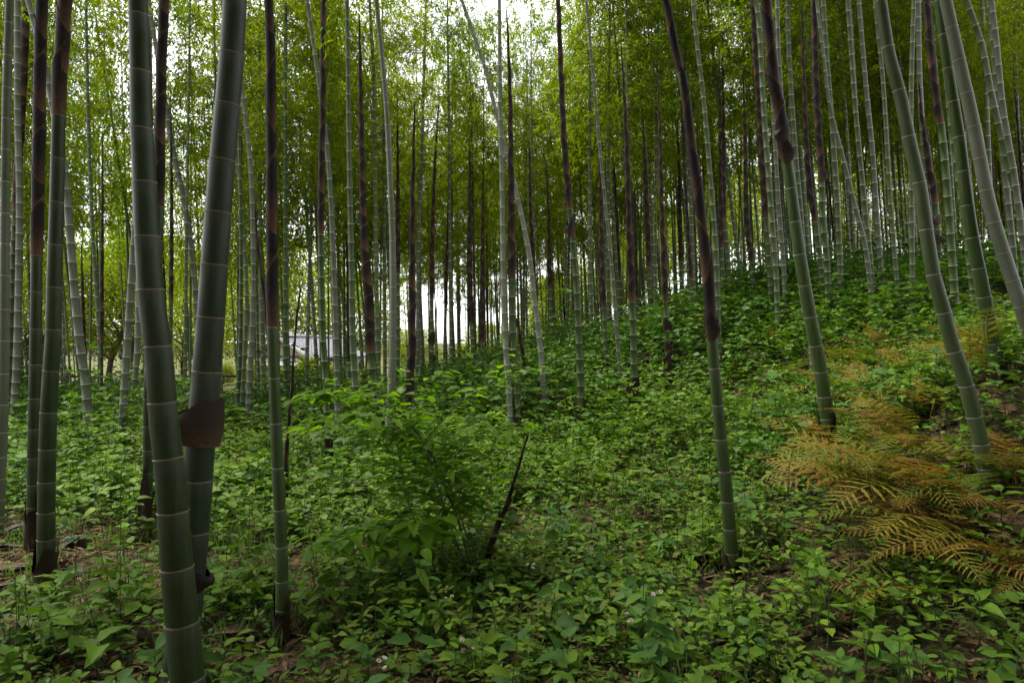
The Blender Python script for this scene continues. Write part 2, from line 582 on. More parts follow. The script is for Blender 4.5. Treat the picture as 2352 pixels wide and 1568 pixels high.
def stem_mesh(path, nodes, d, name='stem'):
    n = 18 if d < 4 else 14 if d < 7 else 10 if d < 12 else 7 if d < 20 else 5
    px = d / 680.0
    dl = max(0.0030, 0.36 * px)
    st, bd, rf, bm = [0.0], [0.0], [1.04], [0.0]
    for s in nodes:
        near = d < 8
        if near:
            st.append(s - 0.075)
            bd.append(0)
            rf.append(1.0)
        bm += [0, 0.8, 1, 1, 0, 0] if near else [0, 1, 0, 0]
        st += [s - 2.2 * dl, s - 1.1 * dl, s - 0.1 * dl, s + 0.5 * dl, s + 1.5 * dl] if near else [s - 1.4 * dl, s - 0.9 * dl, s + 0.3 * dl, s + 0.9 * dl]
        bd += [0, 0.85, 1, -1, 0] if near else [0, 1, 1, -0.2]
        rf += [1.0, 1.02, 1.065, 0.975, 0.985] if near else [1.0, 1.03, 1.03, 0.99]
    st.append(path.L)
    bd.append(0)
    rf.append(1)
    bm.append(0)
    st = np.clip(np.array(st), 0, path.L)
    c, t, r = path.pos(st), path.tan(st), path.rad(st) * np.array(rf)
    a = np.cross(t, np.array([0, 1.0, 0]))
    a /= np.linalg.norm(a, axis=1, keepdims=True)
    b = np.cross(t, a)
    th = np.arange(n) * 2 * math.pi / n
    V = c[:, None] + (a[:, None] * np.cos(th)[None, :, None] + b[:, None] * np.sin(th)[None, :, None]) * r[:, None, None]
    m = len(st)
    i = np.arange(m - 1)[:, None] * n
    k = np.arange(n)[None]
    q = np.stack([i + k, i + (k + 1) % n, i + n + (k + 1) % n, i + n + k], -1).reshape(-1, 4)
    cap = np.arange(n)[None] + (m - 1) * n
    return fast_mesh(name, V.reshape(-1, 3), [q, cap], [M['culm']], attrs={'band': np.repeat(bd, n), 'bloom': np.repeat(bm, n)})


def sheath_proto(seed, n=14):
    """unit sheath wrapped round a culm: radius 1, height 1, oblique top edge ending in a small blade"""
    r_ = random.Random(seed)
    vs, hs = [], []
    rings = 5
    for j in range(rings):
        f = j / (rings - 1)
        for k in range(n):
            t = 2 * math.pi * k / n
            top = 0.98 + 0.58 * ((1 + math.cos(t)) / 2) ** 1.2 + r_.uniform(-.015, .015)
            rad = 1.055 + 0.115 * f + (0.06 if j == rings - 1 and k in (0, 1, n - 1) else 0)
            vs.append((rad * math.cos(t), rad * math.sin(t), top * f))
            hs.append(f)
    fs = [(j * n + k, j * n + (k + 1) % n, (j + 1) * n + (k + 1) % n, (j + 1) * n + k) for j in range(rings - 1) for k in range(n)]
    b = len(vs)
    vs += [(1.42, 0.10 * r_.uniform(-1, 1), 1.70), ]
    hs += [0.95]
    fs += [((rings - 1) * n + n - 1, (rings - 1) * n, b), ((rings - 1) * n, (rings - 1) * n + 1, b)]
    return vs, fs, hs


def proto(vs, fs, hs, name, m):
    b = MB()
    b.add(vs, fs, hs)
    return b.mesh(name, m)


SHEATH = [proto(*sheath_proto(s), 'sheath', M['sheath']) for s in range(3)]


def basal_proto(seed, n=16):
    """ragged rotten sheaths round the foot of a culm"""
    r_ = random.Random(seed)
    vs, hs, fs = [], [], []
    ph = r_.uniform(0, 6)
    rings = 7
    for j in range(rings):
        f = j / (rings - 1)
        for k in range(n):
            t = 2 * math.pi * k / n
            top = 0.72 + 0.20 * math.sin(t * 2 + ph) + 0.16 * math.sin(t * 3 + ph * 2) + r_.uniform(-.05, .05)
            rad = 1.18 + 0.10 * math.sin(f * 9 + t * 2 + ph) + 0.12 * (1 - f) + (r_.uniform(0.05, 0.30) if j == rings - 1 else r_.uniform(-.04, .04))
            vs.append((rad * math.cos(t), rad * math.sin(t), max(0.0, top * f)))
            hs.append(f * 0.9)
    for j in range(rings - 1):
        for k in range(n):
            fs.append((j * n + k, j * n + (k + 1) % n, (j + 1) * n + (k + 1) % n, (j + 1) * n + k))
    b = len(vs)                      # a torn strip standing up from the rim
    k0 = r_.randrange(n)
    t = 2 * math.pi * (k0 + 0.5) / n
    vs.append((1.75 * math.cos(t), 1.75 * math.sin(t), 1.12))
    hs.append(1.0)
    fs.append(((rings - 1) * n + k0, (rings - 1) * n + (k0 + 1) % n, b))
    return vs, fs, hs


BASAL = [proto(*basal_proto(s), 'basal_sheath', M['old_sheath']) for s in range(5)]


def flap_proto(seed):
    """a half-detached sheath: wraps the far side, its near half bulges and folds down into a beak on -X"""
    r_ = random.Random(seed)
    vs, hs, fs = [], [], []
    n, m = 15, 7
    for j in range(m):
        f = j / (m - 1)
        for k in range(n):
            t = math.pi * (0.04 + 1.92 * k / (n - 1)) + math.pi * 0.5
            beak = max(0.0, -math.cos(t)) ** 3
            if seed == 0:
                beak = max(0.0, 1 - abs(t - math.pi * (1.0 if t < 2 * math.pi else 3.0)) / 1.45)
            bul = 1.10 + (0.10, 0.14, 0.2)[seed] * math.sin(math.pi * min(1, f * 1.1)) + 0.035 * math.sin(t * 13) * f + (1.45, 0.6, 0.9)[seed] * beak * math.sin(math.pi * (0.12 + 0.7 * f))
            z = (f * (1 - 0.74 * beak) + 0.10 * beak) if seed == 0 else f * (1 - 0.45 * beak) + 0.14 * math.sin(t * 2 + seed) * (1 - f) + 0.10 * (math.cos(t) > 0) * f + r_.uniform(-.015, .015)
            vs.append((bul * math.cos(t), bul * math.sin(t) * 0.96, z))
            hs.append(0.15 + 0.75 * f)
    for j in range(m - 1):
        for k in range(n - 1):
            fs.append((j * n + k, j * n + k + 1, (j + 1) * n + k + 1, (j + 1) * n + k))
    return vs, fs, hs


FLAP = [proto(*flap_proto(s), 'peeling_sheath', M['tan_sheath'] if s == 0 else M['sheath']) for s in range(3)]


# foliage of one culm: unit crown about 7 m tall, leaves on drooping branchlets
def crown_mesh(seed, H=7.0, R=1.75, nb=64, nsub=9, per=14, low=0.0):
    g = np.random.default_rng(seed)
    zb = (np.sort(g.random(nb) ** 0.85)) * H * 0.97
    az = np.arange(nb) * 2.4 + g.normal(0, 0.5, nb)
    prof = np.interp(zb / H, [0, 0.12, 0.4, 0.75, 1], [0.45, 0.8, 1.0, 0.7, 0.28])
    Lb = R * prof * g.uniform(0.65, 1.2, nb)
    rise = g.uniform(0.35, 0.95, nb)
    dirx, diry = np.cos(az), np.sin(az)

    def on(b, t):
        r = Lb[b] * t
        return np.stack([dirx[b] * r, diry[b] * r, zb[b] + Lb[b] * (rise[b] * t - 0.85 * t * t)], -1)

    b = np.repeat(np.arange(nb), nsub)
    t0 = g.uniform(0.22, 1.0, len(b))
    sp = on(b, t0)
    sd = np.stack([dirx[b], diry[b], np.full(len(b), 0.1)], -1) * 0.55 + g.normal(0, 0.55, (len(b), 3)) + np.array([0, 0, -0.12])
    sd /= np.linalg.norm(sd, axis=1, keepdims=True)
    sl_ = g.uniform(0.22, 0.55, len(b))
    k = np.repeat(np.arange(len(b)), per)
    tt = g.random(len(k)) ** 0.7
    P = sp[k] + sd[k] * (sl_[k] * tt)[:, None] + g.normal(0, 0.035, (len(k), 3))
    P[:, 2] -= 0.22 * tt * tt * sl_[k]
    D = sd[k] * 0.6 + g.normal(0, 0.55, (len(k), 3)) + np.array([0, 0, -0.42])
    N = g.normal(0, 0.55, (len(k), 3)) + np.array([0, 0, 1.0])
    Lf = g.uniform(0.09, 0.165, len(k))
    Wf = Lf * g.uniform(0.16, 0.23, len(k))
    V1, p1 = leaves(P, D, N, Lf, Wf, LEAF1, 0.15, 0.0)
    # branches: three-sided tapered tubes
    ts = np.linspace(0, 1, 5)
    B = np.arange(nb)
    C = np.stack([on(B, np.full(nb, q)) for q in ts], 1)
    rad = np.interp(ts, [0, 1], [0.011, 0.003])
    th = np.arange(3) * 2.094
    side = np.stack([-diry, dirx, np.zeros(nb)], -1)
    V2 = C[:, :, None, :] + (side[:, None, None, :] * np.cos(th)[None, None, :, None] + np.array([0, 0, 1.0]) * np.sin(th)[None, None, :, None]) * rad[None, :, None, None]
    V2 = V2.reshape(-1, 3)
    base = (np.arange(nb) * 15)[:, None, None] + (np.arange(4) * 3)[None, :, None]
    kk = np.arange(3)[None, None, :]
    q2 = np.stack([base + kk, base + (kk + 1) % 3, base + 3 + (kk + 1) % 3, base + 3 + kk], -1).reshape(-1, 4)
    Vj, pj = join([(V1, p1), (V2, [q2])])
    idx = np.zeros(len(pj[0]), np.int32)
    idx[len(p1[0]):] = 1
    return fast_mesh('foliage', Vj, pj, [M['bamboo_leaf'], M['twig']], mat_idx=idx, smooth=False)


CROWN_H = 7.0
CROWNS = [crown_mesh(100 + k) for k in range(5)]
THIN = [crown_mesh(200 + k, nb=34, nsub=6, per=14) for k in range(2)]


DENSE = [crown_mesh(300 + k, nb=70, nsub=10, per=22, R=2.0) for k in range(2)]  # thick crowns shaped to shade the foreground from out of view


def frame_at(path, s, spin=0.0):
    p = path.pos(np.array(s))
    t = Vector(path.tan(np.array(s)))
    ref = Vector((1, 0, 0))
    y = t.cross(ref).normalized()
    x = y.cross(t)
    m = Matrix((x, y, t)).transposed().to_4x4()
    return Vector(p), m @ Matrix.Rotation(spin, 4, 'Z')


def put(root, me, name, path, s, r, L, spin, base):
    p, m = frame_at(path, s, spin)
    o = link(name, me, root)
    o.matrix_basis = Matrix.Translation(p - base) @ m @ Matrix.Diagonal((r, r, L, 1))
    return o


def add_crown(root, path, base, sc, thin=False, spin=None, wide=1.0):
    me = random.choice(DENSE if thin == 'dense' else THIN if thin else CROWNS)
    a = path.pos(np.array(sc))
    b = path.pos(np.array(path.L))
    ax = Vector(b - a)
    t = ax.normalized()
    y = t.cross(Vector((1, 0, 0))).normalized()
    x = y.cross(t)
    m = Matrix((x, y, t)).transposed().to_4x4() @ Matrix.Rotation(random.uniform(0, 6.28) if spin is None else spin, 4, 'Z')
    k = ax.length / CROWN_H
    o = link('foliage', me, root)
    o.matrix_basis = Matrix.Translation(Vector(a) - base) @ m @ Matrix.Diagonal((wide, wide, k, 1))
    o['kind'] = 'stuff'
    return o


# colours of culm skin: RGB base and A = how white the node rings are
SKIN = {'grey': (0.135, 0.138, 0.104, 1.0), 'pale': (0.23, 0.222, 0.192, 1.0), 'greygreen': (0.088, 0.116, 0.048, 0.85),
        'green': (0.056, 0.092, 0.014, 0.8), 'dark': (0.028, 0.043, 0.011, 0.10), 'young': (0.056, 0.086, 0.020, 0.45),
        'slate': (0.034, 0.046, 0.026, 0.10)}
culm_log = []


def bamboo(label, pts, w0, w1, skin='grey', vs=None, tip=False, basal=None, flaps=(), d=None, height=None, crown='full', lean=0.0, group=None, n0=0.10, nmax=0.27, sc=None):
    """pts: (u,v) from the top of the frame (or the tip) down to the foot; widths there in the same units"""
    global culm_log
    ub, vb = pts[-1]
    d0 = d or ground_d(ub, vb)
    if d is None and w1 * d0 / FPX > 0.145:      # foot hidden behind the crest of the bank: go by the culm's girth
        d0 = FPX * 0.108 / w1
    # depth changes linearly with height above the foot
    Ps, Rs = [], []
    vt = pts[0][1]
    for (u, v) in reversed(pts):
        dep = d0 + lean * (vb - v) / FPX * d0
        f = (vb - v) / max(vb - vt, 1)
        Ps.append(at(u, v, dep))
        Rs.append((w1 + (w0 - w1) * f) * dep / FPX / 2)
    below = Ps[0] + (Ps[0] - Ps[1]).normalized() * 0.10
    zf = float(T(Ps[0].x, Ps[0].y))
    k = (Ps[0].z - zf + 0.06) / max((Ps[1] - Ps[0]).normalized().z, .5)
    below = Ps[0] - (Ps[1] - Ps[0]).normalized() * max(k, 0.06)
    base = Vector((below.x, below.y, below.z + 0.06))
    pp = catmull([below] + Ps, 8)
    fr = np.linspace(0, 1, len(pp))
    key = np.linspace(0, 1, len(Ps) + 1)
    rr = list(np.interp(fr, key, [Rs[0]] + Rs))
    s_frame = Path(pp, rr).L
    if not tip:
        h = height or random.uniform(11.5, 13.5)
        if vs is not None:
            h = (pp[-1] - pp[0]).length + random.uniform(1.6, 3.0)
        tdir = (pp[-1] - pp[-9]).normalized()
        cur, rcur = pp[-1], rr[-1]
        rest = max(1.5, h - (pp[-1] - pp[0]).length)
        steps = 14
        for i in range(1, steps + 1):
            f = i / steps
            tdir = (tdir + Vector((0, 0, 0.02))).normalized()
            cur = cur + tdir * (rest / steps)
            pp.append(cur)
            rr.append(rcur * (1 - 0.86 * f ** 1.2))
    else:                       # a spear: the radius narrows towards the tip
        path_ = Path(pp, rr)
        L_ = path_.L
        rmax = max(rr)
        rr = [max(0.003, min(q, rmax)) * max(0.06, min(1.0, ((L_ - s) / (L_ * 0.62)))) ** 0.6 for q, s in zip(rr, path_.s)]
    path = Path(pp, rr)
    nodes = node_positions(path.L, n0, nmax)
    root = empty('bamboo_shoot' if vs is not None else 'bamboo_culm', base, label, 'bamboo shoot' if vs is not None else 'bamboo', group or ('new brown-sheathed bamboo shoots' if vs is not None else 'bamboo culms of the grove'))
    me = stem_mesh(path, nodes, d0)
    me.transform(Matrix.Translation(-base))
    st = link('stem', me, root)
    st.color = SKIN[skin]

    def s_of_v(v):
        zz = EYE - (v - CV) / FPX * d0
        return float(np.interp(zz, path.p[:, 2], path.s))

    if vs is not None:
        ss_ = s_of_v(vs)
        nn = [q for q in nodes if q > ss_ - 0.06] + [path.L]
        for i in range(len(nn) - 1):
            r = float(path.rad(np.array(nn[i])))
            L = nn[i + 1] - nn[i]
            spin = (math.pi if i % 2 else 0) + random.uniform(-0.45, 0.45) - 0.25
            put(root, random.choice(SHEATH), 'sheath', path, nn[i], r, L, spin, base)
    elif crown:
        s_c = sc if sc is not None else max(s_frame * 0.0, random.uniform(5.6, 6.8))
        if s_c < path.L - 2:
            add_crown(root, path, base, max(5.2, 0.5 * d0 + 2.8) if d0 < 6.6 else 0.5 * d0 + (1.8) if d0 < 14 else s_c, 'dense' if d0 < 6.6 else crown == 'thin' or d0 < 14, wide=1.35 if d0 < 6.6 else 0.7 if d0 < 14 else 1.0)  # unseen crowns: nearest thickened for shade, middle ones thinned to let light down
    if basal:
        sb = s_of_v(basal)
        L = max(0.12, sb) * 1.05
        put(root, random.choice(BASAL), 'basal_sheath', path, 0.0, float(path.rad(np.array(0.1))), L, random.uniform(0, 6), base)
    for (v0, v1, kind, spin, big) in flaps:
        s0, s1 = s_of_v(v1), s_of_v(v0)
        put(root, FLAP[kind], 'peeling_sheath', path, s0, float(path.rad(np.array(s0))) * big, s1 - s0, spin, base)
    culm_log.append((label[:40], round(d0, 1), round(2 * rr[8], 3)))
    return root


B = bamboo
# ---- nearest and left-hand culms
B('blurred dark green culm nearest the camera, leaning left as it rises', [(317, 0), (322, 125), (325, 275), (330, 375), (335, 490), (342, 605), (352, 725), (362, 784), (377, 969), (392, 1094), (400, 1219), (410, 1339), (422, 1464), (431, 1568), (438, 1660)], 42, 78, 'dark', d=2.45, n0=0.17, nmax=0.20, crown='full')
B('thick slate-grey culm behind the nearest one, leaning right, with tan sheath collar', [(539, 0), (536, 75), (527, 195), (515, 320), (505, 440), (495, 570), (487, 695), (480, 784), (470, 909), (457, 1049), (450, 1164), (440, 1269), (425, 1424), (405, 1590)], 52, 72, 'slate', n0=0.16, nmax=0.23, d=2.95,
  flaps=[(915, 1022, 0, 0.35, 1.22), (1298, 1350, 1, 3.3, 0.9)])
B('pale grey culm cut by the left frame edge', [(22, 0), (15, 250), (12, 500), (10, 784), (6, 984), (0, 1130), (-3, 1210)], 17, 22, 'grey', n0=0.13)
B('brown-sheathed shoot just right of the pale edge culm', [(60, 0), (52, 200), (42, 375), (36, 500), (30, 650), (26, 784), (20, 974)], 15, 15, 'dark', vs=505)
B('grey culm in the far left cluster, rising behind the brown shoot', [(40, 0), (40, 250), (45, 475), (40, 784), (31, 980)], 12, 17, 'grey')
B('brown shoot with dark green foot, left of the thick sheathed pair', [(97, 0), (92, 150), (89, 350), (86, 500), (84, 620), (82, 784), (77, 1034), (75, 1240)], 21, 26, 'dark', vs=622, basal=1125, n0=0.13)
B('stout green shoot on the left with large torn sheath at its foot', [(150, 0), (140, 150), (135, 250), (131, 450), (125, 650), (122, 784), (112, 934), (107, 1134), (106, 1240), (104, 1335)], 25, 38, 'dark', vs=322, basal=1236, n0=0.14)
B('grey culm curving left to right through the left cluster', [(65, 0), (90, 100), (107, 165), (120, 240), (150, 400), (160, 525), (172, 675), (183, 784), (197, 884), (205, 1024)], 12, 20, 'grey', n0=0.11)
B('slim green culm against the garden at left, second from the brown tree trunk', [(200, 150), (203, 300), (214, 560), (228, 784), (226, 960)], 7, 9, 'greygreen', crown='thin')
B('thin dark shoot rising in front of the left garden trees', [(236, 310), (235, 500), (233, 784), (232, 985)], 8, 8, 'dark', vs=790, tip=True)
B('short dark spear of a shoot in front of the leaning tree trunk', [(187, 575), (190, 680), (193, 784), (200, 930)], 7, 9, 'dark', vs=870, tip=True)
B('grey culm leaning right just left of the nearest dark culm', [(335, 0), (325, 300), (312, 500), (300, 675), (293, 784), (285, 909), (278, 1034)], 12, 17, 'grey')
B('straight pale culm left of the nearest dark culm, in front of the rail fence', [(332, 0), (328, 300), (322, 500), (316, 784), (309, 884), (306, 984)], 10, 13, 'grey')
B('brown shoot half hidden behind the nearest dark culm with rotten foot', [(378, 0), (372, 125), (368, 275), (366, 400), (365, 510), (358, 650), (348, 784), (341, 909), (340, 1080), (333, 1215)], 19, 23, 'dark', vs=505, basal=1080)
B('slim dark shoot between the two nearest thick culms', [(392, 215), (394, 450), (393, 650), (391, 784), (390, 960)], 9, 9, 'young', vs=700, tip=True)
B('bowed grey culm passing behind the thick slate culm', [(382, 255), (400, 360), (425, 475), (445, 625), (456, 784), (468, 960)], 12, 14, 'grey', crown='thin')
B('thin green culm in the gap between the two nearest culms', [(432, 300), (428, 550), (426, 784), (424, 960)], 6, 9, 'greygreen', crown='thin')
B('grey culm bowing right of the thick slate culm', [(545, 120), (565, 280), (575, 375), (580, 500), (582, 650), (578, 784), (571, 910), (567, 985)], 9, 14, 'grey')
B('dark green culm right of the thick slate culm, left of a close pair', [(548, 250), (553, 500), (552, 784), (541, 980)], 8, 11, 'green')
B('greyish culm of the close pair right of the slate culm', [(545, 375), (555, 475), (566, 650), (563, 784), (552, 975)], 8, 11, 'greygreen')
B('slim brown shoot behind the close pair of culms', [(556, 290), (552, 500), (548, 784), (549, 960)], 9, 10, 'dark', vs=705, tip=True)
# ---- centre left
B('tall dark brown shoot with bright green foot, standing in the open left of the shrub', [(617, 0), (621, 125), (623, 300), (624, 450), (625, 600), (626, 784), (632, 919), (636, 1034), (641, 1134), (645, 1234), (648, 1334), (647, 1442)], 17, 30, 'young', vs=801, basal=1352, n0=0.14)
B('brown shoot on green foot between the tall dark shoot and the shrub', [(744, 0), (742, 100), (741, 250), (738, 400), (737, 560), (740, 700), (742, 784), (749, 884), (753, 1009), (755, 1059)], 11, 16, 'green', vs=562, basal=1005)
B('straight smooth grey culm above the left half of the shrub', [(797, 0), (800, 200), (803, 400), (807, 575), (810, 784), (816, 884), (822, 1020)], 9, 17, 'greygreen')
B('bending brownish-grey culm between a brown shoot and a straight grey culm', [(709, 25), (727, 150), (752, 350), (763, 525), (772, 784), (776, 959), (777, 1012)], 9, 15, 'grey')
B('brown spear with olive green foot rising behind the shrub top', [(825, 40), (827, 125), (829, 250), (832, 400), (837, 550), (847, 700), (850, 784), (860, 884), (868, 1005)], 15, 21, 'young', vs=815, tip=True)
B('slim grey-green culm right of the olive-footed spear', [(849, 0), (857, 150), (861, 300), (863, 500), (867, 784), (868, 905)], 7, 11, 'greygreen')
B('pale grey culm behind the middle of the shrub', [(864, 0), (877, 125), (888, 250), (896, 400), (902, 575), (902, 784), (896, 934), (886, 1085)], 10, 19, 'pale')
B('slim brown shoot with dark green foot right of the pale culm', [(912, 200), (914, 450), (914, 784), (912, 890)], 9, 10, 'green', vs=625, tip=True)
B('thin dark culm left of the pale grey culm', [(880, 200), (882, 375), (884, 784), (884, 885)], 7, 9, 'greygreen', crown='thin')
B('straight dark spear rising out of the shrub', [(952, 250), (950, 350), (947, 500), (946, 784), (943, 859), (939, 944), (934, 1090)], 14, 17, 'green', vs=950, tip=True, flaps=[(868, 915, 1, 1.0, 1.0)])
B('slim grey culm right of the straight dark spear', [(977, 60), (969, 350), (962, 550), (959, 784), (957, 885)], 7, 9, 'grey')
B('brown spear leaning right at its tip, bent sheath near its foot', [(1009, 220), (1002, 325), (996, 450), (992, 600), (992, 784), (993, 880)], 9, 10, 'green', vs=690, tip=True, flaps=[(765, 790, 1, 0.3, 1.1), (810, 830, 1, 3.3, 1.1)])
B('dark slim shoot left of a green pair over the bank', [(1030, 430), (1027, 560), (1022, 784), (1020, 870)], 7, 8, 'green', vs=720, tip=True)
B('slim green culm rising from the bank in front of the bright gap', [(1030, 200), (1032, 350), (1034, 600), (1036, 784), (1037, 868)], 6, 9, 'greygreen', crown='thin')
B('very thin dark green culm in the bright gap', [(1044, 150), (1047, 275), (1050, 550), (1053, 784), (1056, 860)], 5, 7, 'greygreen', crown='thin')
B('brown spear with swollen sheath low down, left of two bright culms', [(1079, 330), (1080, 450), (1080, 650), (1086, 784), (1096, 875)], 10, 11, 'green', vs=742, tip=True, flaps=[(705, 738, 2, 1.0, 1.1)])
B('shorter brown spear beside the swollen-sheathed one', [(1109, 395), (1108, 550), (1107, 784), (1112, 868)], 8, 9, 'green', vs=790, tip=True)
B('brightest pale culm in the middle of the picture', [(1147, 0), (1149, 250), (1154, 450), (1157, 650), (1162, 784), (1172, 934), (1175, 1005)], 8, 17, 'pale')
B('brown spear with green foot touching the brightest pale culm', [(1164, 25), (1168, 125), (1172, 250), (1175, 500), (1178, 784), (1186, 834), (1188, 934), (1193, 1003)], 14, 18, 'young', vs=637, tip=True, basal=925)
B('pale culm slanting right beside the central brown spear', [(1074, 40), (1112, 150), (1137, 250), (1182, 425), (1214, 575), (1229, 700), (1240, 784), (1246, 859), (1253, 948)], 8, 14, 'pale')
# ---- centre right
B('brown shoot on long pale green foot with torn collar at the ground', [(1282, 0), (1289, 175), (1296, 325), (1306, 450), (1314, 540), (1324, 650), (1330, 784), (1334, 884), (1334, 983)], 9, 18, 'young', vs=505, basal=918, flaps=[(500, 545, 1, 0.5, 1.05)])
B('small dark spear right of the slanting pale culm', [(1215, 325), (1219, 500), (1225, 600), (1229, 735)], 8, 9, 'green', vs=700, tip=True)
B('small dark spear left of the long green-footed shoot', [(1256, 375), (1260, 500), (1264, 665), (1267, 750)], 8, 9, 'green', vs=665, tip=True)
B('brown spear with straw-coloured tip and ragged collar at its foot', [(1427, 110), (1434, 225), (1441, 375), (1446, 550), (1453, 710), (1455, 784), (1456, 884), (1453, 958)], 13, 16, 'young', vs=712, tip=True, basal=880, flaps=[(868, 905, 1, 0.2, 1.3)])
B('slender grey culm slanting behind the straw-tipped spear', [(1360, 150), (1372, 280), (1391, 475), (1409, 650), (1418, 784), (1431, 918)], 7, 9, 'grey')
B('brown spear on green foot left of the slender slanting culm', [(1376, 290), (1379, 450), (1384, 650), (1391, 784), (1396, 855)], 9, 11, 'young', vs=715, tip=True, basal=830)
B('brown spear right of the straw-tipped one, standing in the leafy slope', [(1471, 225), (1479, 325), (1486, 475), (1491, 610), (1494, 735)], 9, 10, 'young', vs=612, tip=True)
B('shoot with several curled dry sheaths hanging from its green foot', [(1511, 185), (1516, 300), (1521, 500), (1529, 700), (1533, 784), (1534, 905)], 11, 12, 'young', vs=702, tip=True, basal=870,
  flaps=[(733, 758, 2, 2.6, 1.1), (785, 805, 2, 2.8, 1.1), (810, 832, 1, 0.3, 1.2), (838, 860, 1, 0.1, 1.2)])
B('dark spear between the curled-sheath shoot and a pair of grey culms', [(1556, 275), (1561, 450), (1564, 600), (1567, 712)], 9, 10, 'green', vs=605, tip=True)
B('left one of a parallel pair of grey culms behind the big leaning shoot', [(1556, 0), (1564, 200), (1571, 350), (1579, 550), (1585, 712)], 8, 10, 'greygreen')
B('right one of a parallel pair of grey culms behind the big leaning shoot', [(1566, 0), (1579, 300), (1588, 500), (1593, 650), (1595, 712)], 8, 10, 'grey')
B('big leaning shoot right of centre, brown above and green below', [(1528, 0), (1549, 100), (1574, 225), (1591, 350), (1604, 450), (1616, 550), (1626, 650), (1634, 750), (1636, 794), (1646, 909), (1659, 1034), (1669, 1134), (1676, 1219), (1684, 1305)], 14, 31, 'young', vs=794, basal=1262, n0=0.13, flaps=[(716, 778, 1, 2.5, 1.0)])
B('smooth pale green culm crossing behind the big leaning shoot', [(1591, 0), (1601, 100), (1616, 225), (1629, 375), (1639, 500), (1646, 600), (1651, 784), (1654, 850)], 9, 14, 'greygreen')
B('tall very dark spear right of the big leaning shoot', [(1659, 80), (1661, 250), (1663, 475), (1669, 550), (1680, 690)], 9, 10, 'green', vs=505, tip=True)
B('brown spear right of the very dark spear', [(1706, 165), (1711, 300), (1716, 500), (1726, 600), (1735, 690)], 10, 11, 'green', vs=610, tip=True)
B('brown shoot passing out of the top, left of the shoot with a bulging sheath', [(1729, 0), (1731, 60), (1741, 225), (1751, 375), (1759, 500), (1766, 600), (1772, 710)], 10, 12, 'young', vs=500)
# ---- right
B('grey culm left of the bulging shoot, foot in the leafy slope', [(1735, 0), (1744, 60), (1754, 250), (1769, 450), (1782, 625), (1789, 778)], 11, 13, 'greygreen')
B('grey culm close behind the green part of the bulging shoot', [(1765, 0), (1777, 280), (1787, 450), (1799, 600), (1804, 705)], 9, 11, 'grey')
B('big shoot on the right with bulging half-open sheath', [(1759, 0), (1772, 125), (1784, 225), (1797, 290), (1804, 350), (1812, 400), (1822, 475), (1834, 565), (1852, 675), (1872, 784), (1882, 834), (1892, 904), (1895, 935)], 20, 30, 'green', vs=402, basal=922, n0=0.13, flaps=[(318, 372, 1, 2.6, 1.05), (280, 330, 2, 0.4, 1.0)])
B('slim grey culm touching the foot of the bulging shoot', [(1785, 0), (1790, 150), (1809, 425), (1827, 550), (1845, 700), (1862, 784), (1868, 885)], 9, 12, 'grey')
B('pale green culm right of the bulging shoot', [(1809, 0), (1814, 150), (1824, 300), (1832, 400), (1842, 520), (1850, 680)], 9, 11, 'greygreen')
B('dark spear between the bulging shoot and a brown shoot', [(1842, 22), (1847, 200), (1854, 350), (1864, 460), (1874, 520), (1884, 600), (1892, 690)], 11, 12, 'green', vs=525, tip=True)
B('brown shoot with yellow-green foot and split pinkish sheath', [(1869, 0), (1874, 175), (1882, 325), (1887, 400), (1889, 500), (1899, 600), (1904, 700), (1908, 735)], 12, 15, 'young', vs=402, basal=690, flaps=[(382, 418, 0, 3.4, 1.0)])
B('grey-green culm right of the split-sheath shoot', [(1890, 0), (1902, 175), (1912, 300), (1922, 450), (1929, 600), (1932, 690)], 11, 13, 'greygreen')
B('grey culm leaning in front of the dense right-hand thicket', [(1895, 160), (1905, 240), (1939, 375), (1964, 475), (1989, 575), (2004, 712)], 8, 12, 'grey')
B('straight grey culm left of a taller twin in the right-hand thicket', [(1947, 0), (1957, 150), (1969, 300), (1984, 450), (1999, 600), (2006, 690)], 10, 12, 'greygreen')
B('taller twin culm in the right-hand thicket', [(1972, 0), (1989, 200), (2004, 350), (2014, 500), (2027, 665)], 10, 12, 'grey')
B('slim culm left of the big leaning olive culm', [(2015, 60), (2029, 200), (2044, 450), (2064, 690)], 9, 10, 'greygreen')
B('upright culm just right of the big leaning olive culm', [(2099, 0), (2094, 150), (2092, 300), (2094, 500), (2097, 720)], 9, 12, 'greygreen')
B('big leaning olive-green culm on the right, foot in dark ferns', [(2022, 0), (2042, 125), (2069, 225), (2089, 325), (2112, 425), (2127, 525), (2142, 625), (2164, 700), (2184, 784), (2212, 859), (2232, 934), (2254, 1024), (2270, 1112)], 25, 34, 'greygreen', n0=0.14, nmax=0.29)
B('grey culm behind the upright one in the dark right thicket', [(2109, 0), (2112, 175), (2122, 350), (2135, 500), (2146, 655)], 11, 13, 'grey')
B('brown shoot between the two big leaning right-hand culms', [(2128, 0), (2139, 125), (2154, 250), (2164, 310), (2177, 450), (2190, 640)], 14, 17, 'green', vs=312)
B('shoot with two curled sheaths behind the big leaning olive culm', [(2112, 200), (2119, 275), (2134, 375), (2149, 475), (2160, 655)], 13, 14, 'young', vs=478, tip=True, flaps=[(495, 515, 0, 0.0, 1.2), (540, 560, 0, 2.8, 1.2)])
B('big mottled green culm leaning near the right edge', [(2157, 0), (2169, 100), (2184, 200), (2204, 325), (2219, 450), (2234, 550), (2259, 675), (2279, 784), (2293, 862)], 20, 32, 'green', basal=832, n0=0.14, nmax=0.27)
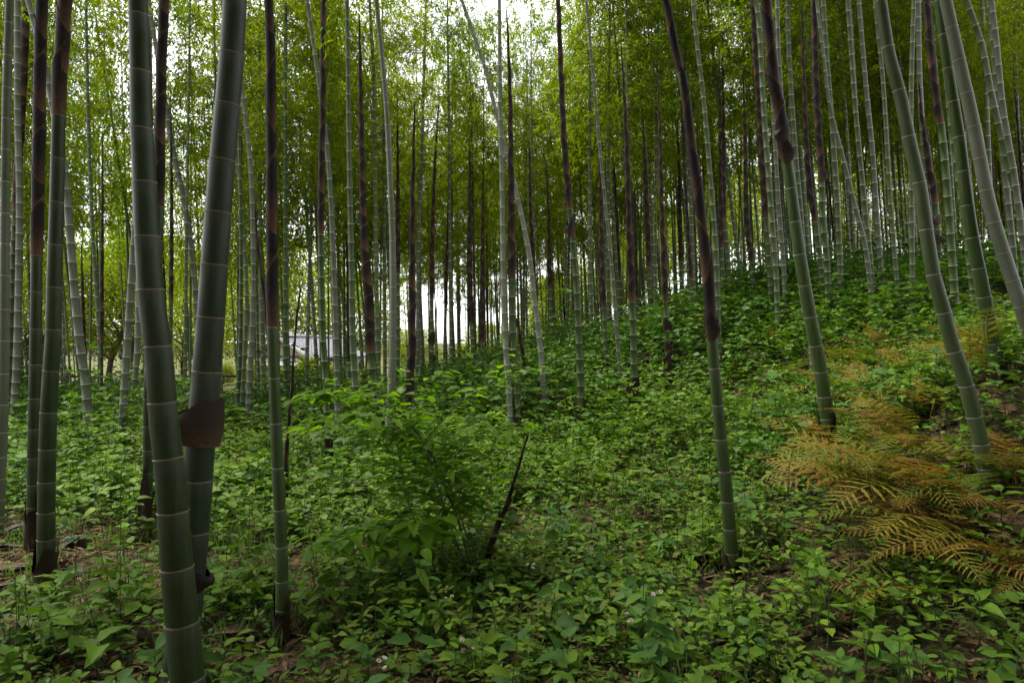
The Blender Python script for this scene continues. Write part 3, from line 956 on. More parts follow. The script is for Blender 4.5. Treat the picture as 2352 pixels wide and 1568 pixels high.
B('big pale culm leaning out over the right frame edge', [(2172, 0), (2194, 100), (2217, 200), (2239, 300), (2262, 425), (2287, 525), (2319, 625), (2352, 725), (2388, 825)], 25, 31, 'pale', n0=0.14, nmax=0.26)
B('thinner grey culm left of the big mottled green culm', [(2170, 120), (2184, 275), (2204, 425), (2222, 550), (2243, 735)], 13, 15, 'greygreen')
B('mottled culm right of the big pale one in the upper right corner', [(2219, 0), (2254, 100), (2279, 225), (2309, 350), (2334, 450), (2356, 540), (2395, 690)], 12, 15, 'greygreen')
B('grey culm in the upper right corner, forked in front of another', [(2277, 0), (2289, 100), (2304, 250), (2329, 400), (2350, 560), (2366, 700)], 11, 14, 'grey')
B('short visible grey culm at the right edge below the corner culms', [(2290, 200), (2309, 400), (2329, 600), (2336, 690)], 12, 14, 'grey')

# ---- the rest of the grove, which nothing in the picture tells apart
SPOTS = []


def clear(x, y, gap):
    for (a, b) in SPOTS:
        if (a - x) ** 2 + (b - y) ** 2 < gap * gap:
            return False
    return True


STEMS = {}


def far_culm(x, y, label, group, D, h, sc, skin, crown=True, shoot=False):
    z = float(T(x, y))
    base = Vector((x, y, z))
    lx, ly = random.gauss(-0.02 - 0.05 * max(0, min(1, x / 8)), 0.02), random.gauss(0, 0.02)
    bow = random.uniform(-0.02, 0.02)
    pts = [base + Vector((lx * q + bow * q * q / 10, ly * q, q)) for q in np.linspace(-0.1, h, 12)]
    rr = [D / 2 * (1 - 0.82 * (i / 11) ** 1.7) for i in range(12)]
    if shoot:
        rr = [D / 2 * max(0.05, (1 - i / 11)) ** 0.55 for i in range(12)]
    path = Path(pts, rr)
    nodes = node_positions(path.L, 0.12, 0.30)
    root = empty('bamboo_shoot' if shoot else 'bamboo_culm', base, label, 'bamboo shoot' if shoot else 'bamboo', group)
    me = stem_mesh(path, nodes, max(6, math.hypot(x, y)))
    me.transform(Matrix.Translation(-base))
    st = link('stem', me, root)
    st.color = SKIN[skin]
    if shoot:
        nn = [q for q in nodes if q > h * 0.22] + [path.L]
        nn = nn[::2] if y > 22 else nn
        for i in range(len(nn) - 1):
            put(root, random.choice(SHEATH), 'sheath', path, nn[i], float(path.rad(np.array(nn[i]))), nn[i + 1] - nn[i], (math.pi if i % 2 else 0) + random.uniform(-.4, .4) - 0.25, base)
    elif crown:
        add_crown(root, path, base, sc, 'dense' if group == 'culms beside the camera' else group == 'thicket culms on the bank' and random.random() < 0.5, wide=random.uniform(0.9, 1.2))
    return root


def scatter(n, ylim, ulim, gap, label, group, skins, hlim=(10.5, 13.5), sclim=(3.4, 5.8), shoot=0.0, shoot_label=None, cond=None):
    k = tries = 0
    while k < n and tries < 8000:
        tries += 1
        y = math.sqrt(random.uniform(ylim[0] ** 2, ylim[1] ** 2))
        u = random.uniform(*ulim)
        x = (u - CU) / FPX * y
        if not clear(x, y, gap) or (cond and not cond(u, y)):
            continue
        SPOTS.append((x, y))
        k += 1
        if random.random() < shoot:
            far_culm(x, y, shoot_label, 'brown shoots far back in the grove', random.uniform(0.09, 0.11), random.uniform(4.5, 9), 0, 'green', shoot=True)
        else:
            far_culm(x, y, label, group, random.uniform(0.075, 0.115), random.uniform(*hlim), random.uniform(*sclim), random.choice(skins))


for o in list(COL.objects):
    if o.name.startswith('bamboo'):
        SPOTS.append((o.location.x, o.location.y))
scatter(92, (13.5, 30), (1480, 2500), 0.55, 'slender grey-green culm in the dense thicket up the right-hand slope', 'thicket culms on the right slope', ['grey', 'greygreen', 'greygreen'], shoot=0.14, shoot_label='thin brown shoot lost in the thicket of the right slope')
scatter(46, (15.5, 34), (1190, 1500), 0.7, 'slim culm on the wooded bank right of centre, behind the brown spears', 'thicket culms on the bank', ['grey', 'greygreen'], shoot=0.10, shoot_label='thin brown shoot on the bank right of centre')
scatter(30, (21, 40), (900, 1200), 0.9, 'thin far culm standing against the bright gap above the bank', 'thin culms against the bright gap', ['grey', 'greygreen', 'dark'], shoot=0.12, shoot_label='thin brown shoot against the bright gap')
scatter(17, (13, 25), (590, 900), 1.0, 'slim culm between the house and the shrub', 'thin culms in front of the house', ['grey', 'greygreen', 'green'], shoot=0.15, shoot_label='thin brown shoot in front of the house')
scatter(22, (12, 24), (-150, 560), 1.2, 'slim culm at the left edge of the grove, in front of the lawn', 'thin culms in front of the lawn', ['grey', 'greygreen', 'green'], shoot=0.12, shoot_label='thin brown shoot in front of the lawn')
# unseen culms added beside and behind the photographer to shade the foreground
for k in range(26):
    for _ in range(200):
        x, y = random.uniform(-9, 9), random.uniform(-8, 3.5)
        if y > -0.5 and abs(x) < 0.95 * y + 1.1 or (y > 1 and x < 0):
            continue
        if clear(x, y, 1.3):
            break
    SPOTS.append((x, y))
    far_culm(x, y, 'unseen culm added beside the camera for shade', 'culms beside the camera', 0.11, random.uniform(11, 13), random.uniform(4.0, 5.2), 'grey')
#REST
for (x, y) in [(1.9, 0.7), (2.8, -0.4), (0.9, -0.9), (-0.6, -1.2), (3.6, 0.2), (-2.4, -0.6), (1.6, -2.0)]:  # further unseen culms, added so their crowns darken the near ground
    far_culm(x, y, 'unseen culm added near the camera to darken the foreground', 'culms beside the camera', 0.11, random.uniform(9.5, 12), random.uniform(4.0, 4.6), 'grey')

# ------------------------------------------------------------------ the mass of the grove beyond the countable culms
def far_thicket(name, n, ylim, ulim, hlim, leaf_n, seed, zlow):
    g = np.random.default_rng(seed)
    y = np.sqrt(g.uniform(ylim[0] ** 2, ylim[1] ** 2, n))
    u = g.uniform(*ulim, n)
    x = (u - CU) / FPX * y
    if ulim[0] == -9:           # unseen thicket added behind the camera to block light
        x, y = g.uniform(-14, 14, n), -y
    z = T(x, y)
    h = g.uniform(*hlim, n)
    lean = g.normal(-0.03, 0.03, (n, 2))
    k, m = 5, 6
    ts = np.linspace(0, 1, m)
    C = np.stack([x[:, None] + lean[:, :1] * h[:, None] * ts, y[:, None] + lean[:, 1:] * h[:, None] * ts, z[:, None] - 0.2 + h[:, None] * ts], -1)
    r = g.uniform(0.035, 0.055, n)[:, None] * (1 - 0.8 * ts ** 1.7)[None]
    th = np.arange(k) * 2 * math.pi / k
    V = C[:, :, None, :] + np.stack([np.cos(th), np.sin(th), 0 * th], -1)[None, None] * r[:, :, None, None]
    base = (np.arange(n) * k * m)[:, None, None] + (np.arange(m - 1) * k)[None, :, None]
    kk = np.arange(k)[None, None]
    q = np.stack([base + kk, base + (kk + 1) % k, base + k + (kk + 1) % k, base + k + kk], -1).reshape(-1, 4)
    j = np.repeat(np.arange(n), leaf_n)
    # leaf sprays: clusters round each culm
    nc = leaf_n // 40
    cj = np.repeat(np.arange(n), nc)
    f = g.uniform(zlow, 1.0, len(cj)) ** 0.9
    ang = g.uniform(0, 6.28, len(cj))
    rr = g.uniform(0.1, 1.5, len(cj)) * np.interp(f, [zlow, 0.6, 1], [0.5, 1, 0.3])
    cc = np.stack([x[cj] + lean[cj, 0] * h[cj] * f + np.cos(ang) * rr, y[cj] + lean[cj, 1] * h[cj] * f + np.sin(ang) * rr, z[cj] + h[cj] * f - 0.2 * rr], -1)
    P = np.repeat(cc, 40, 0) + g.normal(0, 0.2, (len(cc) * 40, 3))
    D = g.normal(0, 0.6, P.shape) + np.array([0, 0, -0.45])
    N = g.normal(0, 0.6, P.shape) + np.array([0, 0, 1.0])
    L = g.uniform(0.12, 0.22, len(P))
    V1, p1 = leaves(P, D, N, L, L * 0.24, LEAF1, 0.1, 0.0)
    Vj, pj = join([(V1, p1), (V.reshape(-1, 3), [q])])
    idx = np.zeros(len(pj[0]), np.int32)
    idx[len(p1[0]):] = 1
    o = link(name, fast_mesh(name, Vj, pj, [M['bamboo_leaf'], M['culm']], mat_idx=idx, smooth=False))
    o.color = SKIN['greygreen']
    tag(o, kind='stuff')
    return o


tag(far_thicket('bamboo_thicket', 120, (25, 46), (1330, 1930), (9, 13), 640, 15, 0.3), 'mass of far bamboo behind the brown spears right of centre', 'bamboo thicket')
tag(far_thicket('bamboo_thicket', 120, (26, 44), (1930, 2650), (9, 13), 2200, 5, 0.12), 'mass of distant bamboo behind the countable culms of the right-hand slope', 'bamboo thicket')
tag(far_thicket('bamboo_thicket', 50, (30, 52), (860, 1400), (11, 16), 1800, 6, 0.5), 'mass of far bamboo foliage above the bank right of centre', 'bamboo thicket')
tag(far_thicket('bamboo_thicket', 80, (19, 40), (-350, 900), (10, 15), 2400, 7, 0.36), 'mass of far bamboo foliage above the lawn and house on the left', 'bamboo thicket')

tag(far_thicket('bamboo_thicket', 120, (3, 15), (-9, -8), (9, 13), 2000, 8, 0.03), 'unseen bamboo mass added behind the photographer to block light', 'bamboo thicket')

# ------------------------------------------------------------------ garden trees beyond the grove
def tree_proto(seed, H, R, low, leafm, nb=70, per=150, ll=(0.12, 0.2), layered=True):
    g = np.random.default_rng(seed)
    r_ = random.Random(seed)
    wood = MB()
    pts, p, d = [], Vector((0, 0, -0.1)), Vector((r_.uniform(-.15, .15), r_.uniform(-.15, .15), 1))
    for i in range(7):
        pts.append(p.copy())
        p = p + d.normalized() * H * 0.11
        d += Vector((r_.uniform(-.25, .25), r_.uniform(-.25, .25), 0))
    tr = H * 0.022
    wood.tube(pts, [tr * (1.25 - 0.13 * i) for i in range(7)], 8)
    trunk = wood.mesh('trunk', M['bark'])
    limbs = MB()
    C = []
    for i in range(nb):
        f = (i + 0.5) / nb
        z = H * (low + (1 - low) * f ** 0.9)
        a = i * 2.4 + r_.uniform(-.5, .5)
        rad = R * (0.25 + 0.75 * math.sin(math.pi * min(1, 0.15 + f * 0.85)) ** 0.7) * r_.uniform(0.25, 1.05)
        C.append((math.cos(a) * rad, math.sin(a) * rad, z))
        if i % 4 == 0:
            s = pts[min(6, 2 + i * 5 // nb)]
            e = Vector(C[-1])
            mid = (s + e) / 2 + Vector((0, 0, 0.08 * H))
            limbs.tube([s, mid, e], [tr * 0.45, tr * 0.28, tr * 0.1], 5, False)
    C = np.array(C)
    P = np.repeat(C, per, 0)
    sg = R * 0.26
    P = P + g.normal(0, 1, P.shape) * np.array([sg, sg, sg * (0.28 if layered else 0.7)])
    D = g.normal(0, 1, P.shape) + np.array([0, 0, -0.3])
    N = g.normal(0, 0.45, P.shape) + np.array([0, 0, 1.0])
    L = g.uniform(*ll, len(P))
    V, pl = leaves(P, D, N, L, L * 0.6, LEAF1, 0.15, 0.15)
    return trunk, limbs.mesh('limbs', M['bark']), fast_mesh('crown', V, pl, [leafm], smooth=False)


TREES = [tree_proto(31, 6.5, 2.7, 0.24, M['tree_leaf'], 70, 170), tree_proto(32, 7.5, 3.0, 0.3, M['tree_leaf'], 80, 170), tree_proto(33, 6.0, 2.6, 0.2, M['tree_leaf'], 70, 150, (0.1, 0.16), False)]
EVERG = tree_proto(34, 3.0, 0.6, 0.12, M['dark_leaf'], 60, 90, (0.06, 0.1), False)


def tree(pr, u, d, s, rz, label, name='garden_tree', cat='tree', group='garden trees beyond the grove'):
    x = (u - CU) / FPX * d
    r = empty(name, (x, d, float(T(x, d))), label, cat, group)
    r.rotation_euler = (0, 0, rz)
    r.scale = (s, s, s)
    link('trunk', pr[0], r)
    link('limbs', pr[1], r)
    c = link('crown', pr[2], r)
    c['kind'] = 'stuff'
    return r


for i, (u, d, s, k, lab) in enumerate([
        (20, 41, 1.1, 0, 'yellow-green garden tree at the far left, behind the edge culms'),
        (150, 47, 1.25, 1, 'bright garden tree behind the dark evergreen at left'),
        (245, 36, 0.95, 0, 'spreading maple with leaning reddish trunk by the rail fence'),
        (330, 50, 1.5, 1, 'tall light-green tree behind the fence, left of the nearest culm'),
        (420, 43, 1.0, 2, 'round light tree seen between the two nearest culms'),
        (500, 62, 1.8, 0, 'pale tree left of the house, behind the slate culm'),
        (560, 78, 2.1, 2, 'rounded pale tree just left of the house roof'),
        (640, 84, 2.2, 1, 'tall tree rising behind the house gable'),
        (740, 80, 2.1, 2, 'fuzzy tree behind the tiled roof ridge'),
        (830, 74, 1.7, 0, 'tree beside the right end of the house roof'),
        (905, 88, 0.9, 2, 'low far tree right of the house'),
        (955, 70, 0.8, 0, 'yellow-green tree at the left side of the bright gap'), (1120, 66, 0.85, 1, 'yellow-green tree at the right side of the bright gap'), (1000, 95, 0.5, 2, 'low hedge-like tree in the bright gap'),
        (1075, 92, 0.55, 0, 'small yellow tree at the foot of the bright gap'),
        (1270, 62, 1.0, 1, 'glowing yellow-green tree behind the bank'),
        (1420, 60, 1.2, 0, 'glowing tree deep behind the brown spears'), (1340, 50, 1.0, 2, 'bright bushy tree behind the long green-footed shoot'), (1280, 44, 0.9, 0, 'bright maple behind the small dark spears'), (1455, 46, 1.0, 2, 'bright round tree behind the straw-tipped spear'), (1640, 50, 1.2, 0, 'bright tree high behind the big leaning shoot'), (1760, 54, 1.3, 1, 'bright tree behind the bulging shoot'), (1510, 54, 1.1, 1, 'bright tree behind the parallel pair of culms'), (1205, 70, 0.8, 2, 'bright tree behind the foot of the slanting pale culm')]):
    tree(TREES[k], u, d, s, i * 1.3, lab)
tree(EVERG, 84, 15.5, 0.62, 0.4, 'dark evergreen shrub between two culms at the left', 'evergreen_shrub', 'shrub', None)
tree(EVERG, 300, 33, 0.8, 1.4, 'dark clipped evergreen by the rail fence', 'evergreen_shrub', 'shrub', None)
BUSH = tree_proto(35, 1.5, 0.9, 0.12, M['tree_leaf'], 50, 90, (0.07, 0.11), False)
for u, d, s, lab in [(520, 46, 0.9, 'bright bush below the left eave of the house'), (590, 44, 1.0, 'bright azalea bush in front of the pent roof'), (705, 46, 1.15, 'tall bright bush in front of the house wall'), (765, 47, 0.9, 'bright bush under the right eave of the house'), (640, 40, 0.6, 'low bush at the foot of the tall dark shoot'), (850, 50, 0.9, 'low bush right of the house')]:
    tree(BUSH, u, d, s, u, lab, 'azalea_bush', 'bush', 'bushes round the house')

# ------------------------------------------------------------------ the house
hd = 58.0
hx = (652 - CU) / FPX * hd
hz = float(T(hx, hd))
house = empty('tiled_house', (hx, hd, hz), 'low garden house with grey tiled gable roof and pale pent roof', 'house')
house.rotation_euler = (0, 0, math.radians(-24))
w2, LH, ze, zr = 2.65, 7.5, 2.75, 4.15


def slab(b, pts, th):
    """a roof slab through four corner points, thickened downwards"""
    p = [Vector(q) for q in pts]
    n = (p[1] - p[0]).cross(p[3] - p[0]).normalized()
    if n.z < 0:
        n = -n
    q = [a - n * th for a in p]
    b.add(p + q, [(0, 1, 2, 3), (7, 6, 5, 4), (0, 4, 5, 1), (1, 5, 6, 2), (2, 6, 7, 3), (3, 7, 4, 0)])


b = MB()
b.box((0, 3.7, 1.2), (2 * w2 - 0.5, 7.0, 2.4))
wl = b.build('wall', M['white_wall'], house, smooth=False)
b = MB()
b.add([(-w2 + 0.2, -0.02, ze - 0.1), (w2 - 0.2, -0.02, ze - 0.1), (0, -0.02, zr - 0.15), (-w2 + 0.2, 0.15, ze - 0.1), (w2 - 0.2, 0.15, ze - 0.1), (0, 0.15, zr - 0.15)],
      [(0, 1, 2), (3, 5, 4), (0, 3, 4, 1), (1, 4, 5, 2), (2, 5, 3, 0)])
b.build('gable_wall', M['plaster'], house, smooth=False)
b = MB()
b.box((0, 0.06, ze - 0.24), (2 * w2 - 0.3, 0.24, 0.26))
b.build('beam', M['eave'], house, smooth=False)
for s in (-1, 1):
    b = MB()
    slab(b, [(0, -0.6, zr), (s * (w2 + 0.7), -0.6, ze - 0.25), (s * (w2 + 0.7), LH, ze - 0.25), (0, LH, zr)], 0.12)
    rf = b.build('roof_slope', M['eave'], house, smooth=False)
    b = MB()          # rows of round cover tiles running down the slope
    n = 30
    for k in range(n):
        yy = -0.5 + (LH + 0.4) * k / (n - 1)
        seg = [(s * (w2 + 0.75) * q, yy, zr + 0.04 - (zr - ze + 0.28) * q) for q in (0, 1)]
        b.tube(seg, [0.075, 0.075], 6)
        for q in np.linspace(0.06, 1, 12):
            b.box((s * (w2 + 0.75) * q, yy + 0.13, zr + 0.03 - (zr - ze + 0.28) * q), (0.22, 0.17, 0.05))
    tl = b.build('roof_tiles', M['tile'], rf, smooth=False)
    tl['kind'] = 'stuff'
    b = MB()
    p0, p1 = Vector((0, -0.68, zr + 0.03)), Vector((s * (w2 + 0.75), -0.68, ze - 0.24))
    b.add([p0 + Vector((0, 0, .1)), p1 + Vector((0, 0, .1)), p1 - Vector((0, 0, .16)), p0 - Vector((0, 0, .16)),
           p0 + Vector((0, .07, .1)), p1 + Vector((0, .07, .1)), p1 + Vector((0, .07, -.16)), p0 + Vector((0, .07, -.16))],
          [(0, 3, 2, 1), (4, 5, 6, 7), (0, 1, 5, 4), (3, 7, 6, 2), (1, 2, 6, 5)])
    b.build('barge_board', M['white_trim'] if s > 0 else M['eave'], house, smooth=False)
b = MB()
b.tube([(0, -0.65, zr + 0.14), (0, LH + 0.05, zr + 0.14)], [0.15, 0.15], 8)
b.box((0, -0.7, zr + 0.2), (0.36, 0.14, 0.42))
b.build('ridge_tiles', M['tile'], house)
b = MB()
slab(b, [(-w2 - 1.0, -1.5, 1.92), (w2 + 0.2, -1.5, 1.92), (w2 - 0.1, -0.04, 2.45), (-w2 - 0.3, -0.04, 2.45)], 0.09)
b.build('pent_roof', M['pent'], house, smooth=False)
b = MB()
slab(b, [(w2 - 0.1, 0.4, 2.2), (w2 + 0.95, 0.4, 2.02), (w2 + 0.95, LH, 2.02), (w2 - 0.1, LH, 2.2)], 0.07)
b.build('side_eave', M['white_trim'], house, smooth=False)
for px, py in ((-2.9, -1.35), (-1.1, -1.35), (0.9, -1.35), (2.6, -1.35), (3.4, 2.5), (3.4, 6.5)):
    b = MB()
    b.box((px, py, 0.97), (0.13, 0.13, 1.9))
    b.build('post', M['wood'], house, smooth=False)
for k in range(4):
    b = MB()
    b.box((-1.8 + 1.2 * k, 0.17, 1.05), (1.05, 0.05, 1.9))
    b.build('door_panel', M['wood'], house, smooth=False)

# ------------------------------------------------------------------ low rail fences on the lawn


def rail_fence(u0, u1, d, h, r, n, label):
    xa, xb = (u0 - CU) / FPX * d, (u1 - CU) / FPX * d
    root = empty('rail_fence', ((xa + xb) / 2, d, float(T((xa + xb) / 2, d))), label, 'fence', 'low rail fences by the garden path')
    o = root.location
    b = MB()
    pts = []
    for k in range(n):
        x = xa + (xb - xa) * k / (n - 1)
        pts.append(Vector((x, d + 0.15 * math.sin(k), float(T(x, d)) + h)) - o)
    b.tube(pts, [r] * n, 8)
    b.build('rail', M['wood'], root)
    for k in range(n):
        b = MB()
        p = pts[k]
        b.tube([(p.x, p.y, p.z - h - 0.06), (p.x, p.y, p.z + r * 1.1)], [r * 0.95, r * 0.9], 8)
        b.build('post', M['wood'], root)


rail_fence(-200, 430, 29.8, 0.24, 0.085, 15, 'thick low log rail along the near side of the garden path')
rail_fence(-200, 560, 34.5, 0.42, 0.06, 16, 'thinner rail fence on the far side of the lawn path')


# ------------------------------------------------------------------ ground cover
BARE = []
for u, v, rx, ry in [(150, 1275, 0.85, 0.45), (40, 1230, 0.7, 0.7), (580, 1300, 0.9, 0.42), (430, 1300, 0.6, 0.4), (1250, 1210, 0.5, 0.45), (1370, 1170, 0.5, 0.45), (1490, 1120, 0.5, 0.5), (1180, 1005, 0.4, 0.25), (2290, 1190, 0.3, 0.3), (2330, 720, 0.7, 1.6), (2030, 1110, 0.8, 0.45), (1960, 905, 0.8, 0.8), (105, 1345, 0.5, 0.3), (600, 1490, 0.30, 0.30), (586, 1275, 0.2, 0.35), (340, 1500, 0.2, 0.25), (183, 1265, 0.25, 0.3), (40, 1310, 0.5, 0.5), (1628, 1345, 0.2, 0.25), (60, 1390, 0.35, 0.25), (660, 1570, 0.25, 0.15), (1925, 1600, .15, .2), (1990, 1560, .15, .2), (2050, 1590, .15, .2), (2120, 1600, .15, .2), (1985, 1490, .18, .2), (2250, 1500, .2, .2), (225, 1570, .18, .18), (150, 1500, .15, .15), (355, 1580, .12, .15), (845, 1560, .15, .15), (720, 1570, .15, .15), (1170, 1440, .15, .15), (1150, 1270, 0.3, 0.12), (2040, 1230, 0.35, 0.3)]:
    p = on_ground(u, v)
    BARE.append((p.x, p.y, rx, ry))

for ob in list(COL.objects):      # trodden, thinly grown ring round the feet of the nearer culms
    if ob.name.startswith('bamboo') and ob.parent is None and 1.5 < ob.location.y < 7.5 and abs(ob.location.x) < 0.85 * ob.location.y:
        BARE.append((ob.location.x * 0.96, ob.location.y * 0.96, 0.22, 0.24))


def cover(x, y):
    """0..1 how thickly the floor is grown over"""
    c = 1.0 + 0.3 * np.sin(1.3 * x + 2.1) * np.sin(1.7 * y + 0.4) + 0.22 * np.sin(3.1 * x - 1.9 * y) - 0.12 * np.sin(6 * x + 5 * y)
    for bx, by, rx, ry in BARE:
        c = c * (1 - 0.985 * np.exp(-((x - bx) / rx) ** 2 - ((y - by) / ry) ** 2))
    c = c * (1 - ss(16.0, 18.0, y) * ss(0.0, -1.5, x + 0.19 * y - 2.0))
    c = c * (1 - 0.6 * np.exp(-((x + 0.15) / 0.5) ** 2 - ((y - 4.25) / 0.35) ** 2))  # cover thinned before the shrub so the bare floor stands in for shade
    return np.clip(c, 0, 1)


def wedge(n, d0, d1, g, a=0.86):
    y = np.sqrt(g.uniform(d0 * d0, d1 * d1, n))
    x = g.uniform(-a, a, n) * y
    return x, y


def herbs(name, bands, mats, seed, kind):
    g = np.random.default_rng(seed)
    parts, sparts = [], []
    for (d0, d1, dens, tpl, hl, ll, wr, tiers) in bands:
        n = int(dens * 0.86 * (d1 * d1 - d0 * d0))
        x, y = wedge(n, d0, d1, g)
        keep = g.random(n) < cover(x, y)
        x, y = x[keep], y[keep]
        n = len(x)
        z = T(x, y)
        big = 0.75 + 0.55 * (np.sin(0.9 * x + 4 + seed) * np.sin(0.7 * y + 1) > 0.1) * g.random(n) + 0.25 * g.random(n)
        patch = 0.75 + 0.5 * (0.5 + 0.5 * np.sin(1.7 * x + 0.8 * y + seed)) * (0.5 + 0.5 * np.sin(1.1 * y - 0.6 * x + 2 * seed)) * 2
        h = g.uniform(*hl, n) * big * patch * np.where(g.random(n) < 0.06, 1.7, 1.0)
        ln = g.normal(0, 0.18, (n, 2))
        if kind == 'clover':
            k = np.repeat(np.arange(n), 9)
            P = np.stack([x[k] + g.normal(0, 0.05, len(k)), y[k] + g.normal(0, 0.05, len(k)), z[k] + h[k] * g.uniform(0.3, 1.0, len(k))], -1)
            az = g.uniform(0, 6.28, len(k))
            D = np.stack([np.cos(az), np.sin(az), g.normal(0.1, 0.25, len(k))], -1)
            N = g.normal(0, 0.3, (len(k), 3)) + np.array([0, 0, 1.0])
            L = g.uniform(*ll, len(k))
            parts.append(leaves(P, D, N, L, L * wr, tpl, 0.1, 0.2))
            continue
        nt = tiers
        a0 = g.uniform(0, 6.28, n)
        for j in range(nt):
            f = (j + 1) / nt
            per = 2 if j < nt - 1 else 4
            for q in range(per):
                sel = g.random(n) < (0.85 if j < nt - 1 else 0.95)
                az = a0 + j * 1.57 + q * (2 * math.pi / per) + g.normal(0, 0.3, n)
                D = np.stack([np.cos(az), np.sin(az), g.normal(0.12 if j < nt - 1 else 0.4, 0.22, n)], -1)
                zz = h * (0.25 + 0.75 * f)
                P = np.stack([x + ln[:, 0] * zz, y + ln[:, 1] * zz, z + zz], -1)
                P = P + D * 0.012
                L = g.uniform(*ll, n) * np.sqrt(big) * (1.0 if j < nt - 1 else 0.72)
                N = g.normal(0, 0.36, (n, 3)) + np.array([0, 0, 1.0])
                parts.append(leaves(P[sel], D[sel], N[sel], L[sel], (L * wr * g.uniform(0.85, 1.15, n))[sel], tpl, g.uniform(0.05, 0.4, n)[sel], 0.22))
        # stems
        r = 0.0022 + 0.0008 * (d0 > 5) * d0 / 6
        th = np.arange(3) * 2.094
        Vs = []
        for f in (-0.03, 1.0):
            zz = h * max(f, 0)
            c = np.stack([x + ln[:, 0] * zz, y + ln[:, 1] * zz, z + (zz if f > 0 else -0.03)], -1)
            Vs.append(c[:, None] + np.stack([np.cos(th), np.sin(th), 0 * th], -1)[None] * r)
        V = np.concatenate(Vs, 1).reshape(-1, 3)
        base = (np.arange(n) * 6)[:, None]
        kk = np.arange(3)[None]
        sparts.append((V, [np.stack([base + kk, base + (kk + 1) % 3, base + 3 + (kk + 1) % 3, base + 3 + kk], -1).reshape(-1, 4)]))
    V, pol = join(parts + sparts) if sparts else join(parts)
    idx = []
    nstem = sum(len(s[1][0]) for s in sparts)
    for p in pol:
        a = np.zeros(len(p), np.int32)
        if p.shape[1] == 4 and nstem:
            a[-nstem:] = 1
        idx.append(a)
    o = link(name, fast_mesh(name, V, pol, mats, mat_idx=np.concatenate(idx)))
    tag(o, kind='stuff')
    return o


o = herbs('ground_cover', [(1.35, 3.2, 70, LEAF8, (0.05, 0.24), (0.05, 0.105), 0.55, 3), (3.2, 6.5, 84, LEAF8, (0.08, 0.30), (0.06, 0.125), 0.58, 3), (6.5, 10.5, 64, LEAF2, (0.12, 0.38), (0.085, 0.16), 0.62, 3), (10.5, 17, 32, LEAF2, (0.2, 0.6), (0.12, 0.20), 0.65, 3), (17, 44, 8, LEAF1, (0.3, 0.8), (0.14, 0.26), 0.7, 3)], [M['herb'], M['stalk']], 3, 'herb')
tag(o, 'carpet of leafy green herbs covering the grove floor', 'ground cover')
o = herbs('ground_cover', [(1.35, 3.2, 44, LEAF8, (0.03, 0.13), (0.035, 0.07), 0.72, 2), (3.2, 6.5, 58, LEAF8, (0.04, 0.18), (0.04, 0.075), 0.75, 2), (6.5, 11, 50, LEAF2, (0.06, 0.24), (0.055, 0.10), 0.8, 2), (11, 18, 28, LEAF2, (0.25, 0.75), (0.10, 0.16), 0.8, 3)], [M['herb_blue'], M['stalk']], 4, 'herb')
tag(o, 'low bluish-green broad leaves among the herbs', 'ground cover')
o = herbs('ground_cover', [(1.35, 3.2, 26, LEAF8, (0.06, 0.26), (0.04, 0.085), 0.36, 4), (3.2, 6.5, 30, LEAF8, (0.10, 0.34), (0.05, 0.10), 0.38, 4), (6.5, 12, 18, LEAF2, (0.15, 0.42), (0.07, 0.13), 0.42, 4)], [M['clover'], M['stalk']], 14, 'herb')
tag(o, 'yellowish narrow-leaved weeds standing above the other herbs', 'ground cover')
o = herbs('ground_cover', [(1.6, 4.5, 5, LEAF8, (0.12, 0.30), (0.09, 0.145), 0.58, 4), (4.5, 8.5, 6, LEAF8, (0.16, 0.42), (0.10, 0.16), 0.6, 4), (8.5, 14, 4, LEAF2, (0.2, 0.5), (0.12, 0.2), 0.62, 4)], [M['herb_blue'], M['stalk']], 24, 'herb')
tag(o, 'larger broad-leaved weeds scattered through the herbs', 'ground cover')
o = herbs('small_leaved_cover', [(1.35, 4.0, 150, LEAF2, (0.015, 0.07), (0.014, 0.03), 0.7, 2), (4.0, 8.0, 60, LEAF1, (0.02, 0.10), (0.02, 0.04), 0.7, 2)], [M['clover']], 5, 'clover')
tag(o, 'yellowish small-leaved weeds near the camera', 'ground cover')


def blades(name, pts, n, spread_, hl, wd, m, seed, curl=0.5):
    g = np.random.default_rng(seed)
    P0 = np.repeat(np.array(pts, float), n, 0)
    P0[:, :2] += g.normal(0, spread_, (len(P0), 2))
    P0[:, 2] = T(P0[:, 0], P0[:, 1]) - 0.01
    az = g.uniform(0, 6.28, len(P0))
    h = g.uniform(*hl, len(P0))
    cu = g.uniform(0.2, 1.0, len(P0)) * curl
    dx = np.stack([np.cos(az), np.sin(az), 0 * az], -1)
    sd = np.stack([-np.sin(az), np.cos(az), 0 * az], -1)
    rows = []
    for f, w in ((0, 0.7), (0.4, 1.0), (0.75, 0.7), (1.0, 0.05)):
        c = P0 + dx * (h * cu * f * f)[:, None] + np.array([0, 0, 1.0]) * (h * (f - 0.45 * cu * f * f))[:, None]
        rows += [c - sd * wd * w / 2, c + sd * wd * w / 2]
    V = np.stack(rows, 1).reshape(-1, 3)
    b = (np.arange(len(P0)) * 8)[:, None]
    q = np.concatenate([np.stack([b + 2 * k, b + 2 * k + 1, b + 2 * k + 3, b + 2 * k + 2], -1).reshape(-1, 4) for k in range(3)])
    return tag(link(name, fast_mesh(name, V, [q], [m])), kind='stuff')


